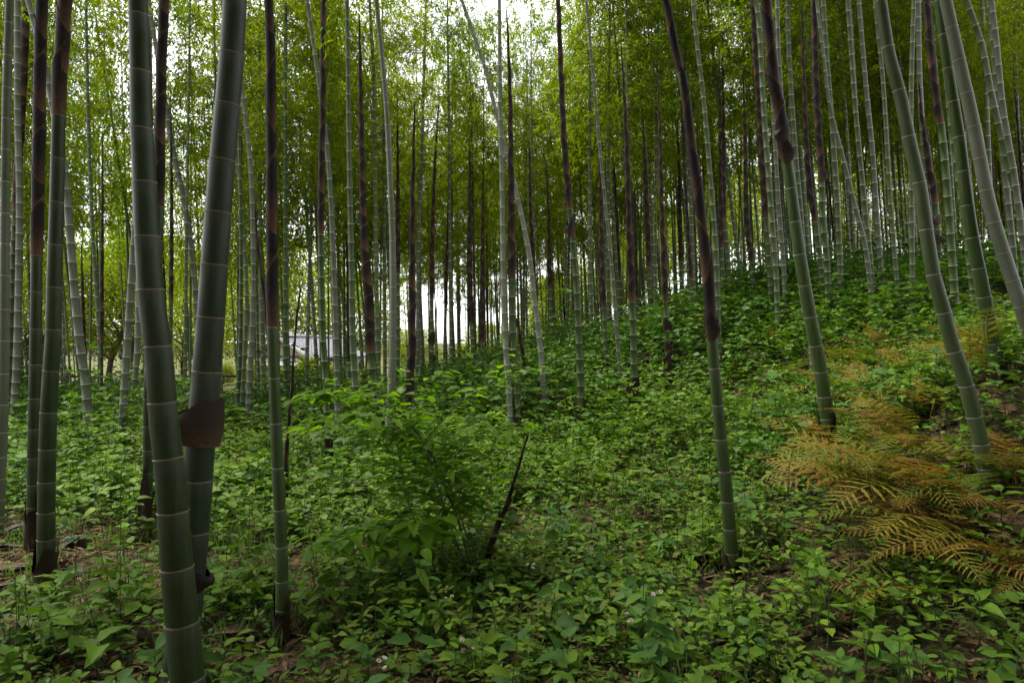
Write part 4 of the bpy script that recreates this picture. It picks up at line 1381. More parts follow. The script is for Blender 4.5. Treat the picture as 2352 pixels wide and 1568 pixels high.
g = np.random.default_rng(9)
tuft = []
for u, v, n in [(520, 1215, 16), (560, 1260, 14), (500, 1180, 10), (700, 1250, 10), (760, 1290, 8), (500, 1320, 6), (1250, 1240, 8), (620, 1190, 8), (1500, 1330, 3), (480, 1360, 5)]:
    p = on_ground(u, v)
    for k in range(n):
        tuft.append((p.x + g.normal(0, 0.25), p.y + g.normal(0, 0.2), 0))
for k in range(260):
    y = math.sqrt(g.uniform(3, 60))
    tuft.append((g.uniform(-0.8, 0.6) * y, y, 0))
tag(blades('grass_tufts', tuft, 26, 0.05, (0.10, 0.26), 0.005, M['grass'], 5, 0.8), 'fine green grass tufts around the cut stumps', 'grass')
strap = []
for k in range(420):
    y = g.uniform(12.5, 17.2)
    strap.append(((g.uniform(-200, 620) - CU) / FPX * y, y, 0))
tag(blades('border_grass', strap, 11, 0.14, (0.25, 0.6), 0.022, M['dark_leaf'], 6, 1.0), 'dark strap-leaved grass edging the lawn', 'border grass')
lawn_t = []
for k in range(2500):
    y = g.uniform(17.5, 30)
    lawn_t.append(((g.uniform(-200, 900) - CU) / FPX * y, y, 0))
tag(blades('lawn_grass', lawn_t, 5, 0.2, (0.05, 0.12), 0.02, M['lawn'], 7, 0.5), 'short mossy grass of the lawn', 'grass')

# dry leaves and sheath shreds on the floor
n = 26000
x, y = wedge(n, 1.4, 8.5, g)
keep = g.random(n) < 0.25 + 0.75 * (1 - cover(x, y))
x, y = x[keep], y[keep]
n = len(x)
az = g.uniform(0, 6.28, n)
D = np.stack([np.cos(az), np.sin(az), g.normal(0, 0.12, n)], -1)
N = g.normal(0, 0.25, (n, 3)) + np.array([0, 0, 1.0])
L = g.uniform(0.05, 0.15, n)
V, pol = leaves(np.stack([x, y, T(x, y) + g.uniform(0.004, 0.03, n)], -1), D, N, L, L * g.uniform(0.12, 0.3, n), LEAF2, 0.05, 0.5)
tag(link('leaf_litter', fast_mesh('leaf_litter', V, pol, [M['litter']])), 'dry tan bamboo leaves and shreds lying on bare patches', 'leaf litter', None, 'stuff')


# ------------------------------------------------------------------ leaves built one by one
def leaf_proto(seed, m, name='leaf', wr=0.56, nu=7, nv=4, droop=0.3, fold=0.22, tipw=1.25):
    r_ = random.Random(seed)
    b = MB()
    vs, fs = [], []
    tw = r_.uniform(-.25, .25)
    for i in range(nu + 1):
        f = i / nu
        w = wr * (math.sin(math.pi * min(1, f ** 0.72)) ** 0.85) * (1 - 0.3 * f ** tipw * f)
        w = max(w, 0.012)
        for j in range(nv + 1):
            q = (j / nv - 0.5)
            z = -droop * f * f + fold * abs(q) * w * 2 + 0.018 * math.sin(f * 20 + abs(q) * 4) * abs(q) * 2 + tw * q * w * f
            vs.append((f, q * w, z))
    for i in range(nu):
        for j in range(nv):
            k = i * (nv + 1) + j
            fs.append((k, k + 1, k + nv + 2, k + nv + 1))
    b.add(vs, fs)
    return b.mesh(name, m)


SH = [leaf_proto(k, M['shrub_leaf'], droop=0.18 + 0.16 * k) for k in range(3)]
SD = [leaf_proto(10 + k, M['herb'], wr=0.46 + 0.1 * k, droop=0.2 + 0.15 * k) for k in range(3)]
ROUND = [leaf_proto(20 + k, M['herb_blue'], wr=0.78, droop=0.12) for k in range(2)]


def leaf_at(root, me, p, D, size, roll=0.0, up=None):
    D = Vector(D).normalized()
    U = up or Vector((0, 0, 1))
    Y = U.cross(D)
    Y = Y.normalized() if Y.length > 1e-4 else Vector((0, 1, 0))
    Z = D.cross(Y)
    m = Matrix((D, Y, Z)).transposed().to_4x4() @ Matrix.Rotation(roll, 4, 'X')
    o = link('leaf', me, root)
    o.matrix_basis = Matrix.Translation(p) @ m @ Matrix.Scale(size, 4)
    return o


# the shrub in the middle
sh_d = 4.55
foot = on_ground(1092, 1338)
sh_d = foot.y
shrub = empty('leafy_shrub', foot, 'spreading bright-leaved shrub with thin arching stems in the middle foreground', 'shrub')
LPOS = []


def sp(u, v, dd=0.0):
    return at(u, v, sh_d + dd) - foot


def limb(pts, r0, r1, name='branch', m='stalk'):
    p = catmull(pts, 4)
    b = MB()
    b.tube(p, [r0 + (r1 - r0) * i / (len(p) - 1) for i in range(len(p))], 6)
    b.build(name, M[m], shrub)
    return p


rs = random.Random(4)


def leafy(p, f0, n_side, ln, lsz, flat=0.25, leaf_gap=0.055, dirs=None):
    """side twigs along polyline p carrying alternate leaves"""
    P = Path(p, [1] * len(p))
    n_side = int(n_side * 2.2)
    for k in range(n_side):
        s = P.L * (f0 + (1 - f0) * (k + 0.5 + rs.uniform(-.3, .3)) / n_side)
        s = min(s, P.L)
        o, t = Vector(P.pos(np.array(s))), Vector(P.tan(np.array(s)))
        a = rs.uniform(0, 6.28)
        d = Vector((math.cos(a), math.sin(a), rs.uniform(-0.05, flat))) + t * 0.5
        if dirs:
            d += Vector(dirs)
        d.normalize()
        twig(o, d, ln * rs.uniform(0.6, 1.2), lsz, leaf_gap)


def twig(o, d, L, lsz, gap=0.055):
    pts = [o]
    c, dd = o.copy(), d.copy()
    n = max(3, int(L / (gap * 0.85)))
    for i in range(n):
        c = c + dd * (L / n)
        dd = (dd + Vector((rs.uniform(-.12, .12), rs.uniform(-.12, .12), -0.035))).normalized()
        pts.append(c.copy())
    b = MB()
    b.tube(pts, [0.0032 * (1 - 0.6 * i / n) for i in range(n + 1)], 4, False)
    b.build('twig', M['stalk'], shrub)
    for i in range(1, n + 1):
        t = (pts[i] - pts[i - 1]).normalized()
        side = t.cross(Vector((0, 0, 1))).normalized() * (1 if i % 2 else -1)
        if i == n:
            side = Vector((0, 0, 0))
        D = t * (0.55 if i < n else 1) + side + Vector((0, 0, rs.uniform(-0.25, 0.12)))
        LPOS.append((pts[i], D, lsz * rs.uniform(1.1, 2.1), rs.uniform(-.35, .35)))


main = limb([sp(1092, 1334), sp(1068, 1250, -.02), sp(1046, 1176, -.04), sp(1011, 1092, -.05), sp(994, 1049, -.05), sp(966, 1004, -.1), sp(934, 961, -.15)], 0.011, 0.006, 'stem')
s2 = limb([sp(1100, 1334), sp(1060, 1190, .1), sp(1030, 1110, .15), sp(985, 1050, .2), sp(975, 960, .25)], 0.007, 0.003, 'stem')
s3 = limb([sp(1080, 1336), sp(990, 1260, .1), sp(955, 1200, .15), sp(930, 1120, .2), sp(915, 1030, .25), sp(905, 960, .25)], 0.007, 0.003, 'stem')
s4 = limb([sp(1085, 1336), sp(1040, 1220, -.1), sp(1010, 1130, -.15), sp(990, 1060, -.1), sp(1000, 1000, -.1)], 0.006, 0.003, 'stem')
b1 = limb([main[-1], sp(890, 930, -.2), sp(840, 912, -.22), sp(780, 906, -.2), sp(712, 920, -.18)], 0.005, 0.002)
b2 = limb([main[-1], sp(900, 935, -.3), sp(850, 945, -.4), sp(790, 962, -.5), sp(730, 978, -.55)], 0.0045, 0.002)
b3 = limb([main[-6], sp(1000, 985, -.05), sp(1050, 930, 0), sp(1100, 895, .05), sp(1150, 872, .05), sp(1205, 846, .05)], 0.005, 0.0015)
b4 = limb([main[-9], sp(1040, 1050, -.1), sp(1080, 1010, -.12), sp(1130, 985, -.1), sp(1172, 990, -.1)], 0.005, 0.002)
b5 = limb([main[-2], sp(945, 930, -.05), sp(960, 890, 0), sp(1000, 868, .05)], 0.0045, 0.002)
b6 = limb([main[10], sp(1000, 1190, -.2), sp(930, 1195, -.4), sp(850, 1220, -.55), sp(770, 1235, -.6)], 0.005, 0.002)
b7 = limb([main[7], sp(1010, 1220, -.3), sp(960, 1235, -.5), sp(900, 1270, -.65)], 0.005, 0.002)
b8 = limb([s3[-6], sp(860, 1010, .2), sp(800, 985, .2), sp(745, 985, .2)], 0.004, 0.002)
b9 = limb([s2[-4], sp(1030, 1000, .3), sp(1090, 970, .35), sp(1140, 950, .35)], 0.004, 0.002)
for p, f0, n, ln, sz, dr in [(b1, .1, 12, .22, .062, (-.4, 0, .1)), (b2, .15, 11, .22, .062, (-.4, -.2, 0)), (b3, .12, 11, .19, .055, (.35, 0, .1)), (b4, .2, 6, .19, .06, (.3, -.2, 0)), (b5, .1, 5, .19, .058, (0, 0, .15)), (b6, .2, 9, .2, .090, (-.4, -.3, -.1)), (b7, .3, 5, .17, .075, (-.3, -.3, -.15)),
                              (b8, .1, 6, .2, .06, (-.3, .1, 0)), (b9, .1, 6, .2, .058, (.3, .1, 0)), (s2, .35, 13, .30, .064, None), (s3, .30, 16, .32, .068, None), (s4, .35, 12, .28, .066, None), (main, .35, 15, .32, .068, None)]:
    leafy(p, f0, n, ln, sz, dirs=dr)
    LPOS.append((p[-1], p[-1] - p[-2], sz, 0))
rs.shuffle(LPOS)
for p, D, sz, roll in LPOS[:300]:
    leaf_at(shrub, rs.choice(SH), p, D, sz, roll)
rest = LPOS[300:]
if rest:
    Pn = np.array([tuple(a[0]) for a in rest])
    Dn = np.array([tuple(a[1]) for a in rest])
    Sn = np.array([a[2] for a in rest])
    V, pol = leaves(Pn, Dn, g.normal(0, .2, Pn.shape) + np.array([0, 0, 1.0]), Sn, Sn * 0.58, LEAF8, 0.25, 0.2)
    o = link('remaining_leaves', fast_mesh('remaining_leaves', V, pol, [M['shrub_leaf']]), shrub)
    o['kind'] = 'stuff'


# ------------------------------------------------------------------ ferns
def frond_mesh(seed, m, n=10, bend=0.55):
    """unit frond along +X, arching; every pinna is a toothed strip joined to the midrib"""
    r_ = random.Random(seed)
    vs, fs = [], []

    def mid(t):
        return Vector((t * (1 - 0.12 * bend * t), 0.04 * math.sin(t * 3 + seed), 0.62 * bend * t - 0.80 * bend * t * t))

    K = n * 2 + 6
    for i in range(K + 1):
        t = i / K
        c = mid(t)
        w = 0.006 * (1 - 0.75 * t)
        vs += [(c.x, c.y - w, c.z), (c.x, c.y + w, c.z + 0.002)]
        if i:
            fs.append((2 * i - 2, 2 * i - 1, 2 * i + 1, 2 * i))
    for i in range(6, K):
        t = i / K
        f = (t - 6 / K) / (1 - 6 / K)
        L = 0.23 * (0.55 + 0.45 * min(1, f * 5)) * (1 - f) ** 0.75 * r_.uniform(0.9, 1.08) + 0.012
        if i % 2 and f < 0.72:
            continue
        t_ = (mid(min(1, t + .02)) - mid(max(0, t - .02))).normalized()
        for s in (-1, 1):
            b0 = 2 * i + (0 if s < 0 else 1)
            d = (Vector((0, s, 0)) + t_ * (0.35 + 0.5 * f) + Vector((0, 0, 0.10))).normalized()
            q = t_
            nt = max(2, int(7 * L / 0.23))
            base = Vector(vs[b0])
            rows = nt * 2
            pm = pl = pr = b0
            for k in range(1, rows + 1):
                a = k / rows
                c = base + d * L * a + Vector((0, 0, -0.20 * L * a * a))
                kk = len(vs)
                if k == rows:
                    vs.append(tuple(c))
                    fs += [(pm, pl, kk), (pm, kk, pr)]
                    break
                wd = L * 0.15 * min(1.0, a * 5) * (1 - a) ** 0.6 * (1.0 if k % 2 else 0.52)
                sh_ = d * L * 0.03 * (k % 2)
                vs += [tuple(c), tuple(c + t_ * wd + sh_ - Vector((0, 0, wd * 0.2))), tuple(c - t_ * wd + sh_ - Vector((0, 0, wd * 0.2)))]
                fs += [(pm, pl, kk + 1, kk), (pm, kk, kk + 2, pr)] if k > 1 else [(pm, kk + 1, kk), (pm, kk, kk + 2)]
                pm, pl, pr = kk, kk + 1, kk + 2
    me = bpy.data.meshes.new('frond')
    me.from_pydata(vs, [], fs)
    me.materials.append(m)
    me.update()
    return me


FR = [frond_mesh(k, M['fern'], bend=0.6 + 0.18 * k) for k in range(4)]
FG = [frond_mesh(10 + k, M['fern_green'], bend=0.5 + 0.2 * k) for k in range(2)]
rf = random.Random(8)


def fern(u, v, n, L, label, az0=math.pi, sweep=2.2, green=False, rise=(0.30, 0.80), group='ferns on the right-hand bank', lift=0.0):
    p = on_ground(u, v)
    r = empty('fern', p, label, 'fern', group)
    for k in range(n):
        a = az0 + sweep * ((k + 0.5) / n - 0.5) * 2 * 0.5 + rf.uniform(-.18, .18)
        el = rf.uniform(*rise)
        d = Vector((math.cos(a) * math.cos(el), math.sin(a) * math.cos(el), math.sin(el)))
        y = Vector((0, 0, 1)).cross(d).normalized()
        z = d.cross(y)
        m = Matrix((d, y, z)).transposed().to_4x4() @ Matrix.Rotation(rf.uniform(-.5, .5), 4, 'X')
        o = link('frond', rf.choice(FG if green else FR), r)
        s = L * rf.uniform(0.75, 1.12)
        o.matrix_basis = Matrix.Translation((rf.uniform(-.04, .04), rf.uniform(-.04, .04), 0.02 + lift)) @ m @ Matrix.Scale(s, 4)
    return r


PI = math.pi
fern(2085, 1200, 12, 1.10, 'largest coppery fern sweeping left on the right-hand bank', PI, 2.6)
fern(2010, 1170, 11, 1.0, 'coppery fern just left of the largest one', PI * 1.02, 2.4)
fern(1960, 1090, 7, 0.85, 'orange-tinged fern low down beside the foot of the bulging shoot', PI * 0.95, 3.2)
fern(2150, 1160, 8, 0.85, 'yellowish fern left of the foot of the leaning olive culm', PI * 0.85, 3.6)
fern(2110, 1085, 7, 0.9, 'brownish fern in the middle of the fern patch', PI * 0.9, 3.4)
fern(2215, 1330, 10, 0.75, 'golden fern low in the dark right foreground, fronds spread both ways', PI * 0.95, 4.6)
fern(2150, 1400, 4, 0.7, 'single-sided golden fern below the low golden one', PI * 0.98, 0.9, rise=(0.15, 0.35))
fern(2060, 1040, 9, 0.85, 'arching coppery fern at the back of the fern patch', PI * 0.95, 3.0)
fern(2200, 1200, 8, 0.85, 'yellowish fern hiding the foot of the leaning olive culm', PI * 0.9, 3.2)
fern(2250, 1215, 8, 0.75, 'olive fern between the leaning culm and the right frame edge', PI * 0.9, 4.2)
fern(2330, 1130, 7, 0.7, 'coppery fern at the right frame edge beside the leaning culm', PI * 0.9, 3.6)
fern(2190, 1275, 8, 0.8, 'golden fern just above the low golden one', PI * 0.97, 2.2, rise=(0.2, 0.6))
fern(2385, 1370, 5, 0.6, 'yellow fern frond entering from the right frame edge', PI * 1.0, 1.4)
fern(1925, 925, 8, 0.87, 'yellow fern right beside the foot of the bulging shoot', PI * 0.5, 5.2)
fern(1990, 915, 8, 0.90, 'yellow-green fern on the slope, right of the bulging shoot', PI * 0.7, 5.0)
fern(1960, 865, 7, 0.90, 'yellow fern higher on the slope with a brown folded frond', PI * 0.7, 5.0)
fern(2065, 880, 7, 0.87, 'upright yellow-green fern in the middle of the upper slope', PI * 0.7, 5.2, rise=(0.5, 1.0))
fern(2010, 815, 7, 0.90, 'topmost pale fern on the slope', PI * 0.7, 5.2)
fern(2275, 885, 7, 0.90, 'tall fern in front of the foot of the mottled green culm', PI * 0.75, 4.6, rise=(0.5, 1.0))
fern(2200, 865, 6, 0.80, 'fern left of the mottled green culm', PI * 0.9, 3.0)
fern(2130, 960, 6, 0.72, 'brown fern left of the middle of the leaning olive culm', PI * 0.8, 4.0)
fern(1790, 800, 6, 0.80, 'brownish fern on the slope behind the big leaning shoot', PI * 0.8, 4.8)
fern(1610, 765, 6, 0.87, 'brown fern on the bank left of the big leaning shoot', PI * 0.8, 4.8)
fern(2030, 1270, 7, 0.5, 'dark green fern in the shade below the coppery ones', PI, 3.2, green=True, rise=(0.1, .4))
fern(2120, 1265, 6, 0.45, 'dark green fern left of the golden one', PI, 4.0, green=True, rise=(0.1, .4))
fern(2300, 1520, 5, 0.40, 'small green fern at the bottom right corner', PI * 0.9, 4.5, green=True)


# ------------------------------------------------------------------ single broad-leaved plants
def seedling(u, v, h, n, sz, label, protos=SD, ln=(0, 0), tilt=0.25, name='broadleaf_seedling'):
    p = on_ground(u, v)
    h, sz = h + 0.05, sz * 1.2
    r = empty(name, p, label, 'plant', 'single broad-leaved plants')
    rr = random.Random(int(u * 7 + v))
    b = MB()
    top = Vector((ln[0], ln[1], h))
    b.tube([(0, 0, -0.03), top * 0.5 + Vector((rr.uniform(-.01, .01), 0, 0)), top], [0.004, 0.0035, 0.0025], 5)
    b.build('stem', M['stalk'], r)
    a0 = rr.uniform(0, 6)
    for k in range(n):
        f = 0.45 + 0.55 * (k + 1) / n
        a = a0 + k * 2.2
        el = tilt + 0.5 * (f - 0.6)
        leaf_at(r, rr.choice(protos), top * f, (math.cos(a), math.sin(a), el), sz * rr.uniform(0.75, 1.15), rr.uniform(-.25, .25))
    return r


for a in [
        (1925, 1600, 0.10, 4, 0.125, 'largest smooth oval leaves at the bottom edge, right of centre', ROUND),
        (1990, 1560, 0.13, 4, 0.115, 'bright pair of long leaves above the oval ones at bottom right', SD),
        (2050, 1590, 0.12, 4, 0.105, 'heart-shaped leaves in the middle of the bottom right group', ROUND),
        (2120, 1600, 0.10, 4, 0.110, 'rounded leaf plant, right end of the bottom group', ROUND),
        (1985, 1490, 0.17, 6, 0.105, 'tall plant with five veined leaves in the dark lower right', SD),
        (2250, 1500, 0.20, 6, 0.100, 'upright bright plant left of the bottom right corner', SD),
        (1170, 1440, 0.16, 5, 0.090, 'plant with one big hanging leaf below the leaning dead shoot', SD),
        (1345, 1460, 0.12, 6, 0.080, 'pale-leaved plant in the bottom centre', ROUND),
        (1470, 1500, 0.12, 5, 0.080, 'oval-leaved plant at the bottom right of centre', ROUND),
        (845, 1560, 0.08, 5, 0.100, 'glossy leaf rosette at the bottom edge below the shrub', ROUND),
        (720, 1570, 0.09, 5, 0.090, 'bright rosette at the bottom edge right of the fallen sheath', ROUND),
        (355, 1580, 0.12, 3, 0.120, 'single round upright leaf left of the nearest culm', ROUND),
        (225, 1570, 0.14, 6, 0.130, 'long-leaved plant low on the left, pointing right', SD),
        (150, 1500, 0.15, 7, 0.115, 'plant with drooping veined leaves near the left bottom', SD),
        (195, 1490, 0.17, 6, 0.110, 'plant with one leaf held upright near the left bottom', SD),
        (250, 1450, 0.20, 7, 0.110, 'tall seedling with hanging lower leaves left of the nearest culm', SD),
        (45, 1450, 0.20, 7, 0.105, 'leafy seedling at the left edge with dark stem', SD),
        (130, 1420, 0.20, 6, 0.100, 'seedling in front of the torn sheath foot', SD),
        (515, 1560, 0.10, 5, 0.080, 'small seedling right of the nearest culm', SD),
        (590, 1600, 0.08, 5, 0.090, 'broad leaves at the bottom edge right of the nearest culm', ROUND),
        (1630, 1285, 0.22, 7, 0.115, 'broad plant left of the foot of the big leaning shoot', SD),
        (1330, 1290, 0.20, 6, 0.105, 'tall herb standing up right of the leaning dead shoot', SD),
        (1325, 1195, 0.22, 6, 0.105, 'tall pale herb in the middle of the clearing', SD),
        (1455, 1290, 0.20, 6, 0.100, 'herb with raised leaves in the centre of the floor', SD),
        (1500, 1160, 0.22, 6, 0.105, 'herb above the litter strip left of the big leaning shoot', SD),
        (2060, 1010, 0.40, 5, 0.090, 'thin sapling with one large pale leaf among the ferns', SD),
        (2180, 1180, 0.22, 6, 0.090, 'leafy plant at the foot of the leaning olive culm', SD),
        (2300, 1250, 0.24, 7, 0.095, 'plant at the right edge below the dark culm foot', SD)]:
    seedling(*a)


# ------------------------------------------------------------------ dead shoots, stumps, fallen sheaths, sticks, flowers
def dead_shoot(pts, w0, w1, label, d=None, n=9):
    d = d or ground_d(*pts[-1], lift=0.02)
    p = [at(u, v, d) for u, v in reversed(pts)]
    o = p[0].copy()
    p = catmull([q - o for q in p], 5)
    p = [p[0] - (p[1] - p[0]) * 1.5] + p
    rr = [(w1 + (w0 - w1) * i / (len(p) - 1)) * d / FPX / 2 for i in range(len(p))]
    path = Path(p, rr)
    r = empty('dead_shoot', o, label, 'dead shoot', 'dead leaning shoots')
    b = MB()
    b.tube(p, rr, 9)
    b.build('stem', M['old_sheath'], r)
    for k in range(n):
        s = path.L * (k + 0.3) / n
        put(r, random.choice(SHEATH), 'sheath', path, s, float(path.rad(np.array(s))), path.L / n * 0.95, (k % 2) * PI + 0.4, Vector((0, 0, 0)))
    for c in r.children:
        if c.name.startswith('sheath'):
            c.data = c.data
    return r


dead_shoot([(1206, 1020), (1185, 1090), (1160, 1170), (1135, 1230), (1108, 1326)], 3, 16, 'dead dark shoot leaning right beside the shrub foot')
dead_shoot([(687, 688), (677, 784), (667, 934), (659, 1034), (656, 1160)], 3, 10, 'dead brown pole leaning beside the tall dark shoot')
dead_shoot([(1188, 745), (1200, 810), (1212, 905)], 5, 10, 'dark dead shoot leaning behind the central brown spear', n=6)
dead_shoot([(1154, 1040), (1155, 1060), (1153, 1085)], 2, 8, 'short dead shoot stub in the herbs left of the leaning one', n=4)
dead_shoot([(607, 690), (592, 560), (575, 350)][::-1] + [(628, 900), (634, 960)], 4, 7, 'thin brown dead pole slanting behind the tall dark shoot', n=8)


def stump(u, v, w, h, label):
    d = ground_d(u, v, 0.05)
    p = on_ground(u, v)
    R = w * p.y / FPX / 2
    r = empty('cut_stump', p, label, 'stump', 'hollow cut bamboo stumps')
    r.rotation_euler = (rng.normal(0, 0.06), rng.normal(0, 0.06), 0)
    b = MB()
    n = 18
    prof = [(1.08, -0.05), (1.03, h * 0.5), (1.08, h * 0.55), (1.0, h * 0.6), (1.0, h), (0.84, h), (0.82, h * 0.7)]
    vs = [(R * q * math.cos(6.2832 * k / n), R * q * math.sin(6.2832 * k / n), z + (0.012 * math.sin(k * 1.9) if z >= h else 0)) for q, z in prof for k in range(n)]
    fs = [(j * n + k, j * n + (k + 1) % n, (j + 1) * n + (k + 1) % n, (j + 1) * n + k) for j in range(len(prof) - 1) for k in range(n)]
    b.add(vs, fs, [0.3] * len(vs))
    b.build('rim', M['old_sheath'], r)
    b = MB()
    vs = [(R * 0.83 * math.cos(6.2832 * k / n), R * 0.83 * math.sin(6.2832 * k / n), h * 0.72) for k in range(n)] + [(0, 0, h * 0.80)]
    b.add(vs, [(k, (k + 1) % n, n) for k in range(n)])
    b.build('litter_fill', M['soilfill'], r)


stump(586, 1258, 35, 0.10, 'hollow dark stump in the grass left of the tall dark shoot')
stump(183, 1252, 34, 0.09, 'hollow stump with a pale cane lying against it at left')
stump(340, 1478, 44, 0.09, 'hollow black stump left of the nearest culm, close to the camera')
stump(110, 1525, 26, 0.08, 'small broken stump at the bottom left')
stump(138, 1293, 26, 0.05, 'low worn stump beside the torn sheath foot')


def lying_sheath(u, v, L, Wd, rz, label, curl=1.5, m='tan_sheath', name='fallen_sheath', tilt=0.0, h=0.0):
    p = on_ground(u, v)
    b = MB()
    nu, nv = 9, 7
    r_ = random.Random(int(u + v))
    vs, hs = [], []
    for i in range(nu + 1):
        f = i / nu
        w = Wd * (0.35 + 0.65 * math.sin(PI * min(1, 0.12 + f * 0.85)))
        for j in range(nv + 1):
            q = j / nv - 0.5
            a = q * curl
            vs.append(((f - 0.5) * L, math.sin(a) * w / max(curl, .3), 0.012 + (1 - math.cos(a)) * w / max(curl, .3) + 0.02 * math.sin(f * 5 + u) + r_.uniform(-.003, .003)))
            hs.append(0.15 + 0.8 * f)
    fs = [(i * (nv + 1) + j, (i + 1) * (nv + 1) + j, (i + 1) * (nv + 1) + j + 1, i * (nv + 1) + j + 1) for i in range(nu) for j in range(nv)]
    k = len(vs)
    vs2 = [(x_, y_, z_ - 0.004) for x_, y_, z_ in vs]
    b.add(vs, fs, hs)
    b.add(vs2, [f_[::-1] for f_ in fs], hs)
    o = b.build(name, M[m])
    o.location = p + Vector((0, 0, h))
    e = 0.1
    gx = float(T(p.x + e * math.cos(rz), p.y + e * math.sin(rz)) - T(p.x - e * math.cos(rz), p.y - e * math.sin(rz))) / (2 * e)
    o.rotation_euler = (0, -math.atan(gx) - tilt, rz)
    tag(o, label, 'fallen sheath', 'fallen sheaths and bark')
    return o


lying_sheath(598, 1466, 0.42, 0.16, 0.25, 'large curled tan sheath lying at the foot of the tall dark shoot', 2.2, tilt=0.05)
lying_sheath(585, 1492, 0.34, 0.06, -0.1, 'narrow rolled sheath in front of the large curled one', 3.0)
lying_sheath(690, 1375, 0.22, 0.05, -0.6, 'pointed tan sheath right of the tall dark shoot foot', 2.4, tilt=0.2)
lying_sheath(1628, 1325, 0.17, 0.09, 0.7, 'rusty folded sheath left of the big leaning shoot foot', 2.4, 'sheath', tilt=0.4)
lying_sheath(36, 1240, 0.5, 0.10, 0.1, 'long dark sheath lying at the left edge', 2.0, 'sheath')
lying_sheath(50, 1215, 0.32, 0.12, 0.9, 'reddish broad sheath behind the long dark one at left', 1.4, 'sheath', tilt=0.2)
lying_sheath(25, 1262, 0.3, 0.08, 0.3, 'brown sheath fragment in front of the long dark one', 1.6, 'sheath')
lying_sheath(40, 1305, 0.36, 0.13, 0.35, 'tan bark slab left of the torn sheath foot', 1.0, 'tan_sheath')
lying_sheath(60, 1325, 0.5, 0.07, 0.45, 'long narrow brown sheath slanting towards the torn foot', 2.2, 'sheath')
lying_sheath(10, 1350, 0.3, 0.10, -0.2, 'broad sheath cut by the left edge of the picture', 1.2, 'tan_sheath')
lying_sheath(175, 1320, 0.28, 0.10, -0.5, 'pale curled sheath right of the torn sheath foot', 1.8, 'tan_sheath', tilt=0.15)
lying_sheath(150, 1262, 0.25, 0.09, 1.2, 'upright brown sheath scrap by the left stump', 1.5, 'sheath', tilt=0.5)
lying_sheath(65, 1372, 0.42, 0.06, 0.1, 'rolled dark sheath like a log at left, in the foreground herbs', 3.2, 'sheath')
lying_sheath(60, 1385, 0.4, 0.07, 0.12, 'pale flat sheath under the rolled dark one', 1.0, 'tan_sheath')
lying_sheath(940, 1112, 0.3, 0.12, 0.3, 'pinkish sheath lying behind the shrub stems', 1.6, 'tan_sheath', tilt=0.1)
lying_sheath(1795, 1447, 0.1, 0.05, 0.4, 'small curled pinkish sheath scrap in the dark right foreground', 2.0, 'tan_sheath')
lying_sheath(1890, 1575, 0.12, 0.05, 1.4, 'brown leaf scrap at the bottom edge', 1.6, 'sheath')
lying_sheath(1165, 995, 0.3, 0.1, 0.6, 'fallen sheath below the brightest pale culm', 1.8, 'tan_sheath')


def stick(a, b_, r, label, m='wood', name='fallen_stick'):
    p, q = on_ground(*a), on_ground(*b_)
    b = MB()
    mid = (p + q) / 2 + Vector((0, 0, 0.02))
    b.tube([Vector((0, 0, r)), mid - p + Vector((0, 0, r)), q - p + Vector((0, 0, r * 1.5))], [r, r * 0.9, r * 0.7], 7)
    o = b.build(name, M[m])
    o.location = p
    tag(o, label, 'stick', 'sticks on the grove floor')


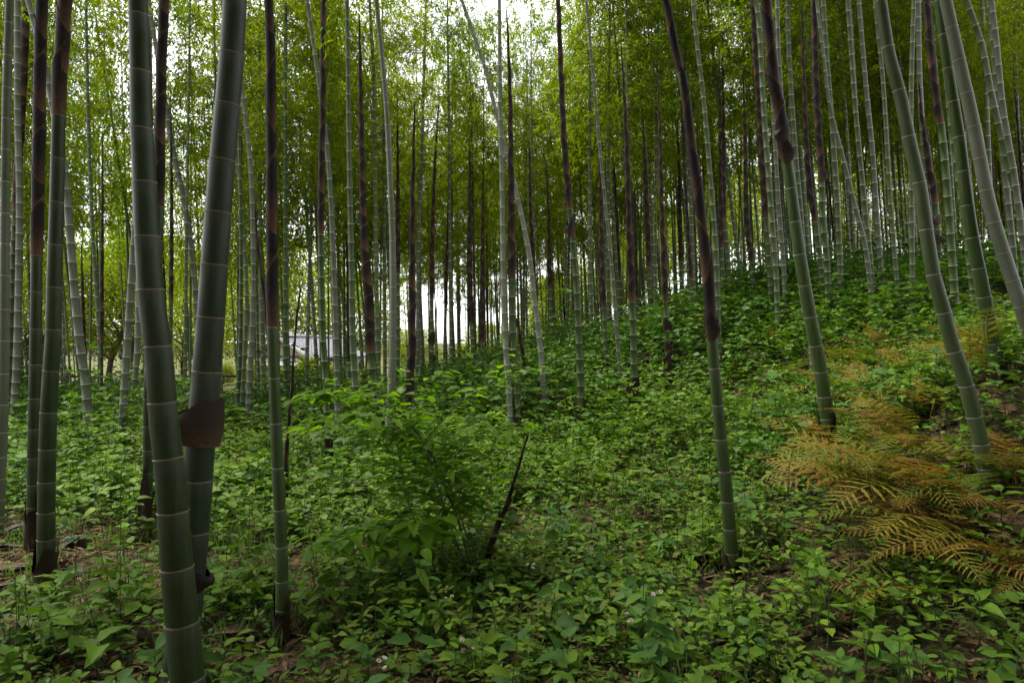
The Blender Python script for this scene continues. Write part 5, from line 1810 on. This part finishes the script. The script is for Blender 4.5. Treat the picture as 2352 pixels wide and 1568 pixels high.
stick((640, 1566), (712, 1530), 0.012, 'dark stick at the bottom edge right of the nearest culm')
stick((325, 1566), (385, 1535), 0.008, 'thin brown stick left of the nearest culm at the bottom')
stick((20, 1362), (110, 1352), 0.012, 'dark stick lying in the herbs near the left edge')
stick((155, 1258), (212, 1250), 0.018, 'dark rotten cane in front of the left stump')
stick((143, 1250), (166, 1244), 0.016, 'short pale cut cane by the left stump', 'cane', 'cut_cane')
stick((0, 1235), (70, 1222), 0.012, 'grey stick behind the sheaths at the left edge')


def fleabane(u, v, h, heads, label):
    p = on_ground(u, v)
    r = empty('fleabane', p, label, 'wildflower', 'pale wildflowers in the front herbs')
    rr = random.Random(int(u))
    b = MB()
    top = Vector((rr.uniform(-.03, .03), 0, h))
    b.tube([(0, 0, -0.02), top], [0.0022, 0.0016], 4)
    tips = []
    for k in range(heads):
        t = top + Vector((rr.uniform(-.035, .035), rr.uniform(-.03, .03), rr.uniform(-.01, .035)))
        b.tube([top * 0.8, t], [0.0013, 0.001], 3)
        tips.append(t)
    b.build('stem', M['stalk'], r)
    for t in tips:
        fb = MB()
        n = 14
        a = rr.uniform(-.5, .5)
        for k in range(n):
            w = 6.2832 * k / n
            c, s = math.cos(w), math.sin(w)
            w2_ = 0.16
            fb.add([(0.003 * c, 0.003 * s, 0), (0.012 * math.cos(w - w2_), 0.012 * math.sin(w - w2_), 0.003), (0.0135 * c, 0.0135 * s, 0.003), (0.012 * math.cos(w + w2_), 0.012 * math.sin(w + w2_), 0.003)], [(0, 1, 2, 3)])
        fo = fb.build('flower_head', M['petal'], r)
        fo['kind'] = 'stuff'
        fo.location = t
        fo.rotation_euler = (rr.uniform(.1, .8), a, 0)
        cb = MB()
        cb.tube([(0, 0, -0.001), (0, 0, 0.0035)], [0.0045, 0.003], 7)
        cb.build('flower_centre', M['yolk'], fo)


for a in [(1028, 1440, 0.16, 2, 'pale flowers right of the shrub shadow, left of centre'), (1075, 1560, 0.15, 5, 'largest pale flower cluster at the bottom centre'), (877, 1590, 0.12, 3, 'pale flowers at the bottom edge below the shrub'), (1120, 1410, 0.16, 2, 'pale flowers below the foot of the leaning dead shoot'),
          (1228, 1370, 0.18, 3, 'pale flowers in the centre of the front herbs'), (1516, 1430, 0.14, 3, 'pale flowers in the right centre of the front herbs'), (1436, 1490, 0.13, 3, 'pale flower group near the bottom, right of centre'), (1555, 1500, 0.10, 2, 'pale flowers low down left of the dark right corner')]:
    fleabane(*a)
